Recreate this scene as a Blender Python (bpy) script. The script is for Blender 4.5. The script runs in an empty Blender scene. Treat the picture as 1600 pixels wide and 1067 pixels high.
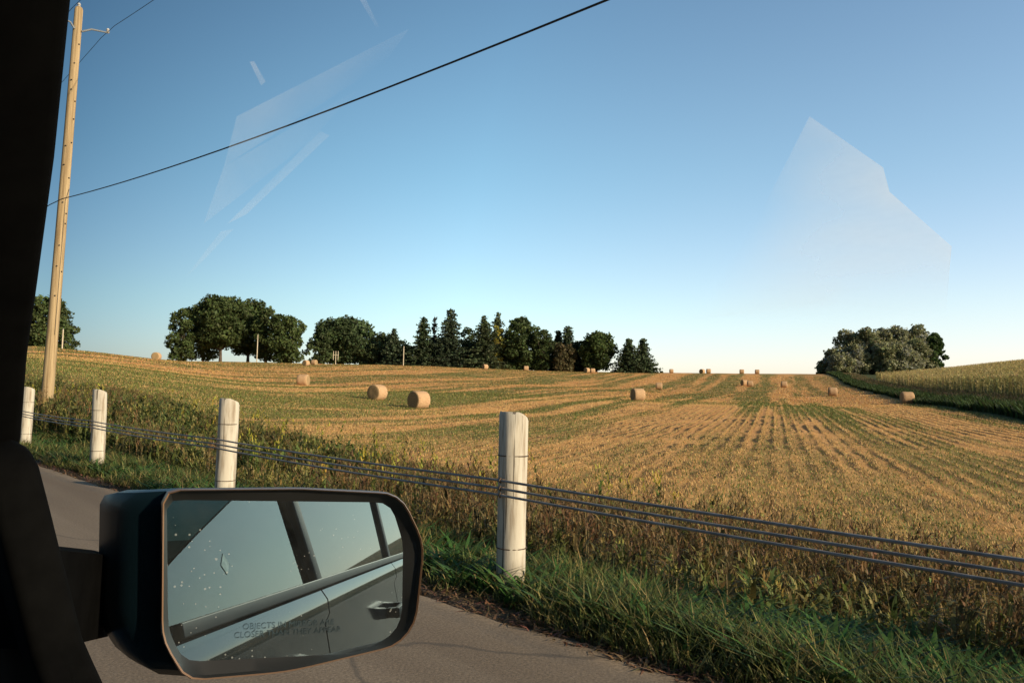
import bpy, bmesh, math, random
import numpy as np
from math import sin, cos, tan, atan2, radians, degrees, pi, hypot, log, exp, sqrt
from mathutils import Vector, Matrix

C = bpy.context.scene.collection
SC = bpy.context.scene

# ------------------------------------------------------------------ camera, sky, sun
# world: x = to the right of the car, y = straight ahead along the road, z = up; the eye is at (0, 0, 1.4)
YAW, PITCH, ROLL = radians(44.03), radians(3.67), radians(1.3)
f0 = Vector((sin(YAW), cos(YAW), 0)); r0 = Vector((cos(YAW), -sin(YAW), 0)); zz = Vector((0, 0, 1))
fw = cos(PITCH)*f0 + sin(PITCH)*zz; up0 = -sin(PITCH)*f0 + cos(PITCH)*zz
rt = cos(ROLL)*r0 + sin(ROLL)*up0; up = cos(ROLL)*up0 - sin(ROLL)*r0
cd = bpy.data.cameras.new("camera"); cam = bpy.data.objects.new("camera", cd); C.objects.link(cam)
m3 = Matrix((rt, up, -fw)).transposed()
cam.matrix_world = Matrix.Translation((0, 0, 1.4)) @ m3.to_4x4()
cd.sensor_width = 36; cd.lens = 27.0; cd.clip_start = 0.01; cd.clip_end = 9000
SC.camera = cam

SUN_AZ, SUN_EL = radians(168), radians(21)       # azimuth clockwise from straight ahead
w = bpy.data.worlds.new("World"); SC.world = w; w.use_nodes = True
nt = w.node_tree; bg = nt.nodes["Background"]
sky = nt.nodes.new("ShaderNodeTexSky"); sky.sky_type = 'NISHITA'; sky.sun_disc = False
sky.sun_elevation = SUN_EL; sky.sun_rotation = SUN_AZ
sky.air_density = 1.0; sky.dust_density = 0.6; sky.ozone_density = 1.6; sky.altitude = 200
# the sky is deeper on the side away from the sun
tcw = nt.nodes.new("ShaderNodeTexCoord"); dt = nt.nodes.new("ShaderNodeVectorMath"); dt.operation = 'DOT_PRODUCT'
nt.links.new(tcw.outputs["Generated"], dt.inputs[0]); dt.inputs[1].default_value = (sin(radians(100)), cos(radians(100)), 0)
mrw = nt.nodes.new("ShaderNodeValToRGB"); nt.links.new(dt.outputs["Value"], mrw.inputs[0]); el_ = mrw.color_ramp.elements
el_[0].position, el_[0].color = .05, (.24, .33, .38, 1); el_[1].position, el_[1].color = .92, (1.12, 1.10, 1.10, 1)
e_ = el_.new(.5); e_.color = (.80, .94, .95, 1)
vm = nt.nodes.new("ShaderNodeVectorMath"); vm.operation = 'MULTIPLY'; nt.links.new(sky.outputs[0], vm.inputs[0]); nt.links.new(mrw.outputs[0], vm.inputs[1])
sz = nt.nodes.new("ShaderNodeSeparateXYZ"); nt.links.new(tcw.outputs["Generated"], sz.inputs[0])
hr = nt.nodes.new("ShaderNodeValToRGB"); nt.links.new(sz.outputs[2], hr.inputs[0]); eh = hr.color_ramp.elements; hr.color_ramp.interpolation = 'EASE'
eh[0].position, eh[0].color = 0.0, (1.16, .97, 1.14, 1); eh[1].position, eh[1].color = .6, (1.0, 1.02, 1.0, 1); e3 = eh.new(.30); e3.color = (1.14, 1.14, 1.06, 1)
e2 = eh.new(.12); e2.color = (1.24, 1.10, 1.06, 1)
vh = nt.nodes.new("ShaderNodeVectorMath"); vh.operation = 'MULTIPLY'; nt.links.new(vm.outputs[0], vh.inputs[0]); nt.links.new(hr.outputs[0], vh.inputs[1])
nt.links.new(vh.outputs[0], bg.inputs[0]); bg.inputs[1].default_value = 0.15
sl = bpy.data.lights.new("sun", 'SUN'); sl.energy = 5.0; sl.angle = radians(0.6); sl.color = (1.0, 0.80, 0.56)
so = bpy.data.objects.new("sun", sl); C.objects.link(so)
sd = Vector((sin(SUN_AZ)*cos(SUN_EL), cos(SUN_AZ)*cos(SUN_EL), sin(SUN_EL)))
so.rotation_euler = (-sd).to_track_quat('-Z', 'Y').to_euler(); so.location = (0, -20, 30)
SC.view_settings.view_transform = 'Standard'; SC.view_settings.look = 'None'
SC.view_settings.exposure = 0.35; SC.view_settings.gamma = 1.0
SC.render.engine = 'CYCLES'
SC.cycles.max_bounces = 8; SC.cycles.transparent_max_bounces = 24

# ------------------------------------------------------------------ helpers
RNG = np.random.default_rng(7)
def tag(o, label=None, cat=None, group=None, kind=None):
    if label: o['label'] = label
    if cat: o['category'] = cat
    if group: o['group'] = group
    if kind: o['kind'] = kind
    return o
def empty(name, loc, rz=0.0):
    o = bpy.data.objects.new(name, None); C.objects.link(o); o.location = loc; o.rotation_euler = (0, 0, rz)
    o.empty_display_size = 0.2
    return o
def make(name, V, Fc, mat, parent=None, smooth=False, col=None, mi=None, mats=None):
    me = bpy.data.meshes.new(name)
    V = np.asarray(V, dtype=np.float32).reshape(-1, 3)
    if isinstance(Fc, np.ndarray):
        k = Fc.shape[1]; n = len(Fc)
        me.vertices.add(len(V)); me.vertices.foreach_set("co", V.ravel())
        me.loops.add(n*k); me.loops.foreach_set("vertex_index", Fc.astype(np.int32).ravel())
        me.polygons.add(n); me.polygons.foreach_set("loop_start", np.arange(0, n*k, k, dtype=np.int32))
        me.update(calc_edges=True)
    else:
        me.from_pydata([tuple(v) for v in V], [], Fc); me.update()
    if col is not None:
        a = me.color_attributes.new("Col", 'FLOAT_COLOR', 'POINT')
        c4 = np.ones((len(V), 4), np.float32); c4[:, :3] = col
        a.data.foreach_set("color", c4.ravel())
    for m in (mats or [mat]): me.materials.append(m)
    if mi is not None: me.polygons.foreach_set("material_index", np.asarray(mi, np.int32))
    if smooth: me.polygons.foreach_set("use_smooth", np.ones(len(me.polygons), bool))
    o = bpy.data.objects.new(name, me); C.objects.link(o)
    if parent: o.parent = parent
    return o

class MB:
    """collects simple shapes for one mesh"""
    def __init__(s): s.v = []; s.f = []; s.mi = []
    def add(s, vs, fs, mi=0):
        b = len(s.v); s.v += [tuple(v) for v in vs]; s.f += [tuple(i+b for i in q) for q in fs]; s.mi += [mi]*len(fs)
    def box(s, c, size, rot=None, mi=0, bev=0.0):
        bm = bmesh.new(); bmesh.ops.create_cube(bm, size=1)
        for v in bm.verts: v.co = Vector((v.co.x*size[0], v.co.y*size[1], v.co.z*size[2]))
        if bev: bmesh.ops.bevel(bm, geom=bm.edges[:], offset=bev, segments=2, affect='EDGES', profile=.6)
        if rot is not None: bmesh.ops.transform(bm, matrix=rot.to_4x4(), verts=bm.verts)
        bm.verts.index_update()
        s.add([v.co + Vector(c) for v in bm.verts], [[v.index for v in q.verts] for q in bm.faces], mi); bm.free()
    def tube(s, pts, rad, n=8, mi=0, cap=True):
        pts = [Vector(p) for p in pts]
        rad = rad if hasattr(rad, '__len__') else [rad]*len(pts)
        vs, fs = [], []
        ref = Vector((0, 0, 1))
        d0 = (pts[-1]-pts[0]).normalized()
        if abs(d0.z) > .9: ref = Vector((1, 0, 0))
        for i, p in enumerate(pts):
            t = (pts[min(i+1, len(pts)-1)] - pts[max(i-1, 0)]).normalized()
            a = t.cross(ref).normalized(); b = t.cross(a)
            for k in range(n):
                th = 2*pi*k/n; vs.append(p + (a*cos(th)+b*sin(th))*rad[i])
        for i in range(len(pts)-1):
            for k in range(n):
                k2 = (k+1) % n; fs.append((i*n+k, i*n+k2, (i+1)*n+k2, (i+1)*n+k))
        if cap: fs.append(tuple(range(n))); fs.append(tuple((len(pts)-1)*n+k for k in reversed(range(n))))
        s.add(vs, fs, mi)
    def loft(s, loops, cap0=True, cap1=True, mi=0):
        n = len(loops[0]); vs = [v for l in loops for v in l]; fs = []
        for i in range(len(loops)-1):
            for k in range(n):
                k2 = (k+1) % n; fs.append((i*n+k, i*n+k2, (i+1)*n+k2, (i+1)*n+k))
        if cap0: fs.append(tuple(reversed(range(n))))
        if cap1: fs.append(tuple((len(loops)-1)*n+k for k in range(n)))
        s.add(vs, fs, mi)
    def build(s, name, mat, parent=None, smooth=False, mats=None):
        o = make(name, s.v, s.f, mat, parent, smooth, mi=s.mi, mats=mats)
        bm = bmesh.new(); bm.from_mesh(o.data); bmesh.ops.recalc_face_normals(bm, faces=bm.faces); bm.to_mesh(o.data); bm.free()
        if smooth and hasattr(o.data, 'set_sharp_from_angle'): o.data.set_sharp_from_angle(angle=radians(38))
        return o

def mat(name, col=(.5, .5, .5), rough=.7, metal=0.0, spec=.4, coat=0.0):
    m = bpy.data.materials.new(name); m.use_nodes = True; b = m.node_tree.nodes["Principled BSDF"]
    b.inputs["Base Color"].default_value = (*col, 1); b.inputs["Roughness"].default_value = rough
    b.inputs["Metallic"].default_value = metal; b.inputs["Specular IOR Level"].default_value = spec
    b.inputs["Coat Weight"].default_value = coat
    return m
def N(m, t, **kw):
    n = m.node_tree.nodes.new(t)
    for k, v in kw.items():
        if k in n.inputs: n.inputs[k].default_value = v
        else: setattr(n, k, v)
    return n
def L(m, a, b): m.node_tree.links.new(a, b)
def BS(m): return m.node_tree.nodes["Principled BSDF"]
def mixc(m, fac, a, b, mode='MIX'):
    n = m.node_tree.nodes.new("ShaderNodeMix"); n.data_type = 'RGBA'; n.blend_type = mode
    for sock, v in ((n.inputs[0], fac), (n.inputs[6], a), (n.inputs[7], b)):
        if hasattr(v, 'node'): L(m, v, sock)
        elif isinstance(v, (int, float)): sock.default_value = v
        else: sock.default_value = (*v, 1)
    return n.outputs[2]
def ramp(m, src, stops):
    n = m.node_tree.nodes.new("ShaderNodeValToRGB"); L(m, src, n.inputs[0]); e = n.color_ramp.elements
    e[0].position, e[0].color = stops[0][0], (*stops[0][1], 1); e[1].position, e[1].color = stops[-1][0], (*stops[-1][1], 1)
    for p, c in stops[1:-1]:
        x = e.new(p); x.color = (*c, 1)
    return n.outputs[0]
def noise_mat(name, c1, c2, scale=(4, 4, 4), rough=.8, detail=5, spec=.3, bump=0.0, coords='Object', lo=.35, hi=.65, coat=0):
    m = mat(name, c1, rough, spec=spec, coat=coat); tc = N(m, "ShaderNodeTexCoord"); mp = N(m, "ShaderNodeMapping")
    mp.inputs["Scale"].default_value = scale; L(m, tc.outputs[coords], mp.inputs[0])
    nz = N(m, "ShaderNodeTexNoise", Scale=1.0, Detail=detail, Roughness=.6); L(m, mp.outputs[0], nz.inputs["Vector"])
    L(m, ramp(m, nz.outputs[0], [(lo, c1), (hi, c2)]), BS(m).inputs["Base Color"])
    if bump:
        bp = N(m, "ShaderNodeBump", Strength=bump, Distance=.02); L(m, nz.outputs[0], bp.inputs["Height"]); L(m, bp.outputs[0], BS(m).inputs["Normal"])
    return m
def plant_mat(name, trans=.35, rough=.6, spec=.25):
    m = mat(name, (.1, .12, .04), rough, spec=spec); at = N(m, "ShaderNodeAttribute", attribute_name="Col")
    L(m, at.outputs["Color"], BS(m).inputs["Base Color"])
    tr = N(m, "ShaderNodeBsdfTranslucent"); L(m, at.outputs["Color"], tr.inputs["Color"])
    mx = N(m, "ShaderNodeMixShader"); mx.inputs[0].default_value = trans
    L(m, BS(m).outputs[0], mx.inputs[1]); L(m, tr.outputs[0], mx.inputs[2])
    L(m, mx.outputs[0], m.node_tree.nodes["Material Output"].inputs["Surface"])
    return m

def vnoise(x, y, seed=0):
    x = np.asarray(x, float); y = np.asarray(y, float)
    xi = np.floor(x).astype(np.int64); yi = np.floor(y).astype(np.int64); fx = x-xi; fy = y-yi
    fx = fx*fx*(3-2*fx); fy = fy*fy*(3-2*fy)
    def h(a, b):
        n = (a*374761393 + b*668265263 + seed*974711) & 0x7fffffff
        n = ((n ^ (n >> 13))*1274126177) & 0x7fffffff
        return ((n ^ (n >> 16)) & 0xffff)/65535.0
    return (h(xi, yi)*(1-fx)+h(xi+1, yi)*fx)*(1-fy) + (h(xi, yi+1)*(1-fx)+h(xi+1, yi+1)*fx)*fy
def fbm(x, y, seed=0, o=3):
    s = 0; a = .5; t = 0
    for i in range(o):
        s = s + a*vnoise(x*2**i, y*2**i, seed+i*17); t += a; a *= .55
    return s/t
def sst(a, b, x): t = np.clip((x-a)/(b-a), 0, 1); return t*t*(3-2*t)

# ------------------------------------------------------------------ the lie of the land
EYE = 1.4
ROW = radians(63.0)                                  # heading of the stubble rows
def pq(x, y): return x*sin(ROW)+y*cos(ROW), x*cos(ROW)-y*sin(ROW)
def xy(p, q): return p*sin(ROW)+q*cos(ROW), p*cos(ROW)-q*sin(ROW)
# profile of the field along bearings from the road: (distance, height)
PROF = {
 -44: [(3, 0), (10, -.4), (20, -.3), (30, .2), (45, 1.0), (70, 2.0), (100, 3.4), (150, 6.6), (200, 7.0), (260, 6), (420, 0), (900, -12), (4000, -20)],
 -36: [(3, -.2), (10, -.5), (20, -.1), (30, .7), (45, 1.6), (70, 2.8), (100, 4.2), (140, 6.9), (180, 7.2), (260, 6), (420, 0), (900, -12), (4000, -20)],
 -30: [(3, -.2), (12, -.5), (20, -.1), (30, .8), (45, 1.7), (70, 2.8), (100, 4.1), (139, 6.6), (180, 7.2), (260, 6.5), (420, 1), (900, -12), (4000, -20)],
 -18.4: [(3, -.2), (12, -.6), (20, -.5), (35, -.2), (69, .5), (105, 1.5), (150, 3.6), (210, 6.7), (242, 8.5), (300, 8.6), (450, 3), (900, -12), (4000, -20)],
 -6.65: [(3, -.2), (12, -.7), (20, -.6), (35, -.6), (64, -.4), (80, .3), (104, 1.2), (160, 4.2), (226, 8.2), (300, 8.0), (450, 2), (900, -12), (4000, -20)],
 9.46: [(3, -.2), (12, -.9), (20, -.75), (35, -.65), (66, -.2), (91, .6), (130, 1.3), (166, 2.0), (205, 4.8), (255, 8.6), (320, 8.2), (450, 2), (900, -12), (4000, -20)],
 22.6: [(3, -.2), (12, -.9), (20, -.8), (35, -.65), (65, -.1), (100, .5), (139, 1.5), (195, 3.6), (278, 10.0), (340, 9.2), (480, 2), (900, -12), (4000, -20)],
 28.4: [(3, -.2), (12, -.9), (20, -.8), (35, -.65), (62, -.2), (110, .8), (150, 2.8), (200, 5.8), (250, 8.6), (320, 8.6), (480, 2), (900, -12), (4000, -20)],
 33.7: [(3, -.2), (12, -.9), (20, -.8), (35, -.6), (60, -.2), (80, .8), (120, 4.0), (170, 7.6), (205, 9.4), (300, 9.6), (480, 2), (900, -12), (4000, -20)],
 46: [(3, -.2), (12, -.9), (20, -.7), (35, -.2), (60, 1.0), (80, 2.4), (120, 5.6), (170, 8.8), (205, 10), (300, 10), (480, 2), (900, -12), (4000, -20)],
}
_ga = np.arange(-60, 60.01, 1.0); _gl = np.arange(log(2.0), log(4200), .025)
_ks = sorted(PROF); _cols = np.array([np.interp(_gl, np.log([d for d, _ in PROF[k]]), [z for _, z in PROF[k]]) for k in _ks])
_G = np.array([[np.interp(a, _ks, _cols[:, j]) for j in range(len(_gl))] for a in _ga])
def _blur(G, sig, axis):
    r = int(3*sig+1); k = np.exp(-.5*(np.arange(-r, r+1)/sig)**2); k /= k.sum()
    P = np.pad(G, [(r, r) if i == axis else (0, 0) for i in range(2)], mode='edge')
    return np.apply_along_axis(lambda v: np.convolve(v, k, 'valid'), axis, P)
_G = _blur(_blur(_G, 2.6, 0), 1.8, 1)
def field_z(x, y):
    x = np.asarray(x, float); y = np.asarray(y, float)
    a = np.clip(np.degrees(np.arctan2(x, y))-44.03, -59.9, 59.9); lr = np.clip(np.log(np.hypot(x, y)+1e-6), _gl[0]+.001, _gl[-1]-.03)
    i = (a-_ga[0]); i0 = np.floor(i).astype(int); fi = i-i0
    j = (lr-_gl[0])/.025; j0 = np.floor(j).astype(int); fj = j-j0
    z = (_G[i0, j0]*(1-fi)+_G[i0+1, j0]*fi)*(1-fj) + (_G[i0, j0+1]*(1-fi)+_G[i0+1, j0+1]*fi)*fj
    return z + (fbm(x/22, y/22, 3)-.5)*.35*sst(15, 60, np.hypot(x, y))
def ground_z(x, y):
    x = np.asarray(x, float); y = np.asarray(y, float)
    s = sst(10, 24, y)
    ditch = -.55*(1-s) + .35*s
    V = np.where(x < 3.36, -.035, -.02 - .05*sst(3.36, 4.6, x)) + (ditch)*sst(4.3, 6.2, x)
    F = field_z(x, y)
    t = sst(6.3, 12, x)
    left = np.where(x < -7.5, -.3*sst(-7.5, -10, x) - 12*sst(250, 900, np.hypot(x, y)), 0)
    far = -12*sst(250, 900, np.hypot(x, y))*(x <= 6.3)*(x >= -7.5)
    return V*(1-t) + F*t + left + far + (fbm(x*1.3, y*1.3, 5)-.5)*.06*sst(3.6, 4.6, x)
def gz(x, y): return float(ground_z(np.array([x]), np.array([y]))[0])
def spot(px, depth):
    """ground point on a bearing (given as its column in the photograph) at a depth"""
    s = (px-800)/1200.0; p = r0*(s*depth) + f0*depth
    return p.x, p.y
def level(px, py, depth): return EYE + (610.5+.0227*(px-800)-py)/1200.0*depth

# how green the field is (regrowth between swaths), 0..1
def greenness(x, y):
    p, q = pq(x, y); d = np.hypot(x, y)
    st = fbm(p/75, q/2.4, 11, 3)*.55 + fbm(p/14, q/1.1, 12, 2)*.25 + fbm(p/40, q/11, 13, 2)*.14+.08
    g = sst(.46, .61, st)*(1-.25*sst(80, 140, d))
    near = 1-sst(11, 24, x)
    g = np.maximum(g, near*(.30+.35*sst(.35, .65, fbm(x/5, y/5, 14))))
    leftg = sst(8, 25, y-x*1.25)*(1-sst(60, 110, d))
    g = np.clip(g + leftg*(.40+.5*sst(.4, .6, fbm(p/25, q/5, 15))), 0, 1)
    def patch(cp, cq, sp, sq, a): return a*np.exp(-((p-cp)/sp)**2-((q-cq)/sq)**2)
    g = np.clip(g + patch(62, 5.0, 22, 2.2, .7) + patch(90, -6, 5, 16, .7) + patch(64, -30, 12, 3, .6) + patch(75, -38, 20, 2.5, .6) - patch(50, -2, 20, 9, .9) - patch(100, 6, 40, 6, .5), 0, 1)
    fine = 1-sst(55, 100, d); g = g*(1-fine + fine*(.45+.75*fbm(p/3.0, q/.45, 16, 2)))
    g = g*(.55+.9*fbm(p/7, q/8, 19, 2)); nr = 1-sst(22, 48, d); g = g*(1-nr)+(.16+.40*g)*nr
    return np.clip(g, 0, .85)

# ------------------------------------------------------------------ ground sheet
def ground():
    ph = np.radians(np.concatenate([np.arange(4, 93, .2), np.arange(94, 363.9, 3.0)]))
    rr = [1.0]
    while rr[-1] < 6000: rr.append(rr[-1]*(1.0075 if 6 < rr[-1] < 330 else 1.05))
    rr = np.array(rr)
    A, Rr = np.meshgrid(ph, rr); X = Rr*np.sin(A); Y = Rr*np.cos(A); Zg = ground_z(X, Y)
    V = np.stack([X, Y, Zg], -1).reshape(-1, 3); na = len(ph); nr = len(rr)
    i = np.arange(nr-1)[:, None]*na; j = np.arange(na)[None, :]; j2 = (j+1) % na
    Fq = np.stack([i+j, i+j2, i+na+j2, i+na+j], -1).reshape(-1, 4)[:, ::-1]
    x = V[:, 0]; y = V[:, 1]; p, q = pq(x, y); d = np.hypot(x, y)
    g = greenness(x, y)[:, None]
    n1 = fbm(p/9, q/1.2, 21)[:, None]; n2 = fbm(x/3, y/3, 22)[:, None]
    tan = np.array([.72, .40, .155])*(1-n1) + np.array([.56, .275, .095])*n1
    soil = np.array([.20, .115, .055]); gr = np.array([.13, .15, .04])*(1-n2)+np.array([.20, .19, .06])*n2
    tan = tan*(1-.35*sst(.55, .75, n2)) + soil*.35*sst(.55, .75, n2)
    c = tan*(1-g)+gr*g
    # roadside soil, ditch, hedge margin and corn ground
    m = (1-sst(7.5, 10.5, x+ (n2[:, 0]-.5)*3))[:, None]; c = c*(1-m) + (np.array([.10, .085, .035])*(1-n2)+np.array([.075, .10, .03])*n2)*m
    e = ((1-sst(3.42, 3.75, x + (n2[:, 0]-.5)*.3)))[:, None]; c = c*(1-e) + np.array([.17, .12, .08])*e
    h = (sst(15.6, 16.6, q)*sst(30, 42, p))[:, None]; c = c*(1-h) + np.array([.07, .08, .025])*h
    edge = (sst(5, 9, q)*(1-sst(14.5, 16, q))*sst(40, 60, p))[:, None]*.6; c = c*(1-edge) + np.array([.42, .23, .09])*edge
    o = make("ground", V, Fq, MATS['ground'], smooth=True, col=c)
    at = o.data.attributes.new("rows", 'FLOAT', 'POINT')
    rowa = ((1-g[:, 0]*.75)*sst(9, 16, x)*(1-h[:, 0])*(1-.75*sst(60, 130, d)) + .9*np.exp(-((p-50)/20)**2-((q+2)/11)**2))
    at.data.foreach_set("value", rowa.astype(np.float32))
    tag(o, kind='structure')

MATS = {}
def ground_mat():
    m = mat("stubble_field", (.4, .27, .12), .95, spec=.1)
    at = N(m, "ShaderNodeAttribute", attribute_name="Col"); ar = N(m, "ShaderNodeAttribute", attribute_name="rows")
    geo = N(m, "ShaderNodeNewGeometry"); mp = N(m, "ShaderNodeMapping"); mp.inputs["Rotation"].default_value = (0, 0, ROW-pi/2)
    # rotate so that local x = along the rows
    L(m, geo.outputs["Position"], mp.inputs[0])
    sep = N(m, "ShaderNodeSeparateXYZ"); L(m, mp.outputs[0], sep.inputs[0])
    nz = N(m, "ShaderNodeTexNoise", Scale=.35, Detail=3.0); L(m, mp.outputs[0], nz.inputs["Vector"])
    add = N(m, "ShaderNodeMath", operation='MULTIPLY_ADD'); L(m, nz.outputs[0], add.inputs[0]); add.inputs[1].default_value = .7; L(m, sep.outputs["Y"], add.inputs[2])
    sc = N(m, "ShaderNodeMath", operation='MULTIPLY'); L(m, add.outputs[0], sc.inputs[0]); sc.inputs[1].default_value = 2*pi/.62
    sn = N(m, "ShaderNodeMath", operation='SINE'); L(m, sc.outputs[0], sn.inputs[0])
    mr = N(m, "ShaderNodeMapRange"); L(m, sn.outputs[0], mr.inputs[0]); mr.inputs[1].default_value = -.6; mr.inputs[2].default_value = .7; mr.inputs[3].default_value = .85; mr.inputs[4].default_value = 0
    mu = N(m, "ShaderNodeMath", operation='MULTIPLY'); L(m, mr.outputs[0], mu.inputs[0]); L(m, ar.outputs["Fac"], mu.inputs[1])
    n2 = N(m, "ShaderNodeTexNoise", Scale=.22, Detail=2.0); L(m, mp.outputs[0], n2.inputs["Vector"])
    mrn = N(m, "ShaderNodeMapRange"); L(m, n2.outputs[0], mrn.inputs[0]); mrn.inputs[1].default_value = .38; mrn.inputs[2].default_value = .58
    mu2 = N(m, "ShaderNodeMath", operation='MULTIPLY'); L(m, mu.outputs[0], mu2.inputs[0]); L(m, mrn.outputs[0], mu2.inputs[1])
    c = mixc(m, mu2.outputs[0], at.outputs["Color"], (.105, .07, .03))
    # fine straw speckle stretched along the rows
    mp2 = N(m, "ShaderNodeMapping"); mp2.inputs["Scale"].default_value = (1.2, 7, 3); L(m, mp.outputs[0], mp2.inputs[0])
    n3 = N(m, "ShaderNodeTexNoise", Scale=1.0, Detail=6.0, Roughness=.75); L(m, mp2.outputs[0], n3.inputs["Vector"])
    c = mixc(m, .45, c, ramp(m, n3.outputs[0], [(.30, (.35, .33, .28)), (.5, (.9, .9, .9)), (.68, (1.7, 1.6, 1.4))]), 'MULTIPLY')
    L(m, c, BS(m).inputs["Base Color"])
    bp = N(m, "ShaderNodeBump", Strength=.7, Distance=.12); L(m, n3.outputs[0], bp.inputs["Height"]); L(m, bp.outputs[0], BS(m).inputs["Normal"])
    return m
MATS['ground'] = ground_mat()
ground()

# road
def road_mat():
    m = mat("worn_asphalt", (.1, .09, .08), .85, spec=.3); geo = N(m, "ShaderNodeNewGeometry")
    mp = N(m, "ShaderNodeMapping"); mp.inputs["Scale"].default_value = (1.6, .12, 1); L(m, geo.outputs["Position"], mp.inputs[0])
    n1 = N(m, "ShaderNodeTexNoise", Scale=1.0, Detail=4.0); L(m, mp.outputs[0], n1.inputs["Vector"])
    n2 = N(m, "ShaderNodeTexNoise", Scale=60.0, Detail=4.0, Roughness=.7); L(m, geo.outputs["Position"], n2.inputs["Vector"])
    c = ramp(m, n1.outputs[0], [(.3, (.135, .10, .068)), (.7, (.215, .168, .12))])
    c = mixc(m, .8, c, ramp(m, n2.outputs[0], [(.3, (.5, .5, .5)), (.5, (1, 1, 1)), (.7, (1.6, 1.55, 1.5))]), 'MULTIPLY')
    # tar-filled cracks
    mp3 = N(m, "ShaderNodeMapping"); mp3.inputs["Scale"].default_value = (.5, .25, 1); L(m, geo.outputs["Position"], mp3.inputs[0])
    dn = N(m, "ShaderNodeTexNoise", Scale=2.0, Detail=4.0); L(m, mp3.outputs[0], dn.inputs["Vector"])
    vv = N(m, "ShaderNodeMix"); vv.data_type = 'VECTOR'; vv.inputs[0].default_value = .25; L(m, mp3.outputs[0], vv.inputs[4]); L(m, dn.outputs["Color"], vv.inputs[5])
    vo = N(m, "ShaderNodeTexVoronoi", feature='DISTANCE_TO_EDGE', Scale=1.0); L(m, vv.outputs[1], vo.inputs["Vector"])
    lt = N(m, "ShaderNodeMapRange"); L(m, vo.outputs[0], lt.inputs[0]); lt.inputs[1].default_value = .002; lt.inputs[2].default_value = .007; lt.inputs[3].default_value = .5; lt.inputs[4].default_value = 0
    c = mixc(m, lt.outputs[0], c, (.05, .045, .04))
    L(m, c, BS(m).inputs["Base Color"])
    bp = N(m, "ShaderNodeBump", Strength=.5, Distance=.006); L(m, n2.outputs[0], bp.inputs["Height"]); L(m, bp.outputs[0], BS(m).inputs["Normal"])
    return m
def road():
    ys = np.concatenate([np.arange(-30, 40, .12), np.arange(40, 240, 3)]); xs = [-7.3, -4, -1, 1.5, 3.0]
    edge = 3.37 + (fbm(ys*1.1, ys*0, 31)-.5)*.16 + (vnoise(ys*5, ys*0, 32)-.5)*.05
    n = len(ys); V = []
    for y, e in zip(ys, edge):
        V += [(-7.3, y, -.06), (-7.3, y, 0)] + [(x, y, 0.0) for x in xs[1:]] + [(e-.05, y, -.004), (e, y, -.07)]
    k = 8; V = np.array(V)[:, :]; k = len(V)//n
    i = np.arange(n-1)[:, None]*k; j = np.arange(k-1)[None, :]
    Fq = np.stack([i+j, i+j+1, i+k+j+1, i+k+j], -1).reshape(-1, 4)
    tag(make("road", V, Fq, road_mat()), kind='structure')
road()

# ------------------------------------------------------------------ plants that nobody could count
PM = plant_mat("leaf_and_straw")
def blades(X, Y, Zb, H, W, bend, az, col, col_tip, seg=2):
    """curved tapering blades: base (X,Y,Zb), height H, width W, bend outwards along azimuth az"""
    n = len(X); lat = np.stack([np.cos(az+pi/2), np.sin(az+pi/2)], -1)*(W/2)[:, None]
    dr = np.stack([np.cos(az), np.sin(az)], -1)
    V = np.zeros((n, 2*seg+1, 3)); Cc = np.zeros((n, 2*seg+1, 3))
    for s in range(seg+1):
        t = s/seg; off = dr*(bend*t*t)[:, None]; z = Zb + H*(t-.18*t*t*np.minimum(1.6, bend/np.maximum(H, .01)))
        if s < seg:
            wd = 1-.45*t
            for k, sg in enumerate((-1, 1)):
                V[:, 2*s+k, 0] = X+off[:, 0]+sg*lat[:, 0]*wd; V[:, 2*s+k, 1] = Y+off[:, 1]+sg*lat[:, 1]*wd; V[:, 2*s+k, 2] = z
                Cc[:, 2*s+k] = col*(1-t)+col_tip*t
        else:
            V[:, 2*s, 0] = X+off[:, 0]; V[:, 2*s, 1] = Y+off[:, 1]; V[:, 2*s, 2] = z; Cc[:, 2*s] = col_tip
    b = (np.arange(n)*(2*seg+1))[:, None]
    tri = []
    for s in range(seg-1): tri += [[2*s, 2*s+1, 2*s+3], [2*s, 2*s+3, 2*s+2]]
    tri += [[2*seg-2, 2*seg-1, 2*seg]]
    Fq = np.concatenate([b+np.array(t)[None, :] for t in tri])
    return V.reshape(-1, 3), Fq, Cc.reshape(-1, 3)
def merge(parts):
    V, F_, Cc, b = [], [], [], 0
    for v, f, c in parts: V.append(v); F_.append(f+b); Cc.append(c); b += len(v)
    return np.concatenate(V), np.concatenate(F_), np.concatenate(Cc)
def jit(c, n, s=.25, rng=RNG):
    return np.clip(np.array(c)[None, :]*(1+rng.normal(0, s, (n, 1)))*(1+rng.normal(0, s*.35, (n, 3))), .004, .8)

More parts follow.
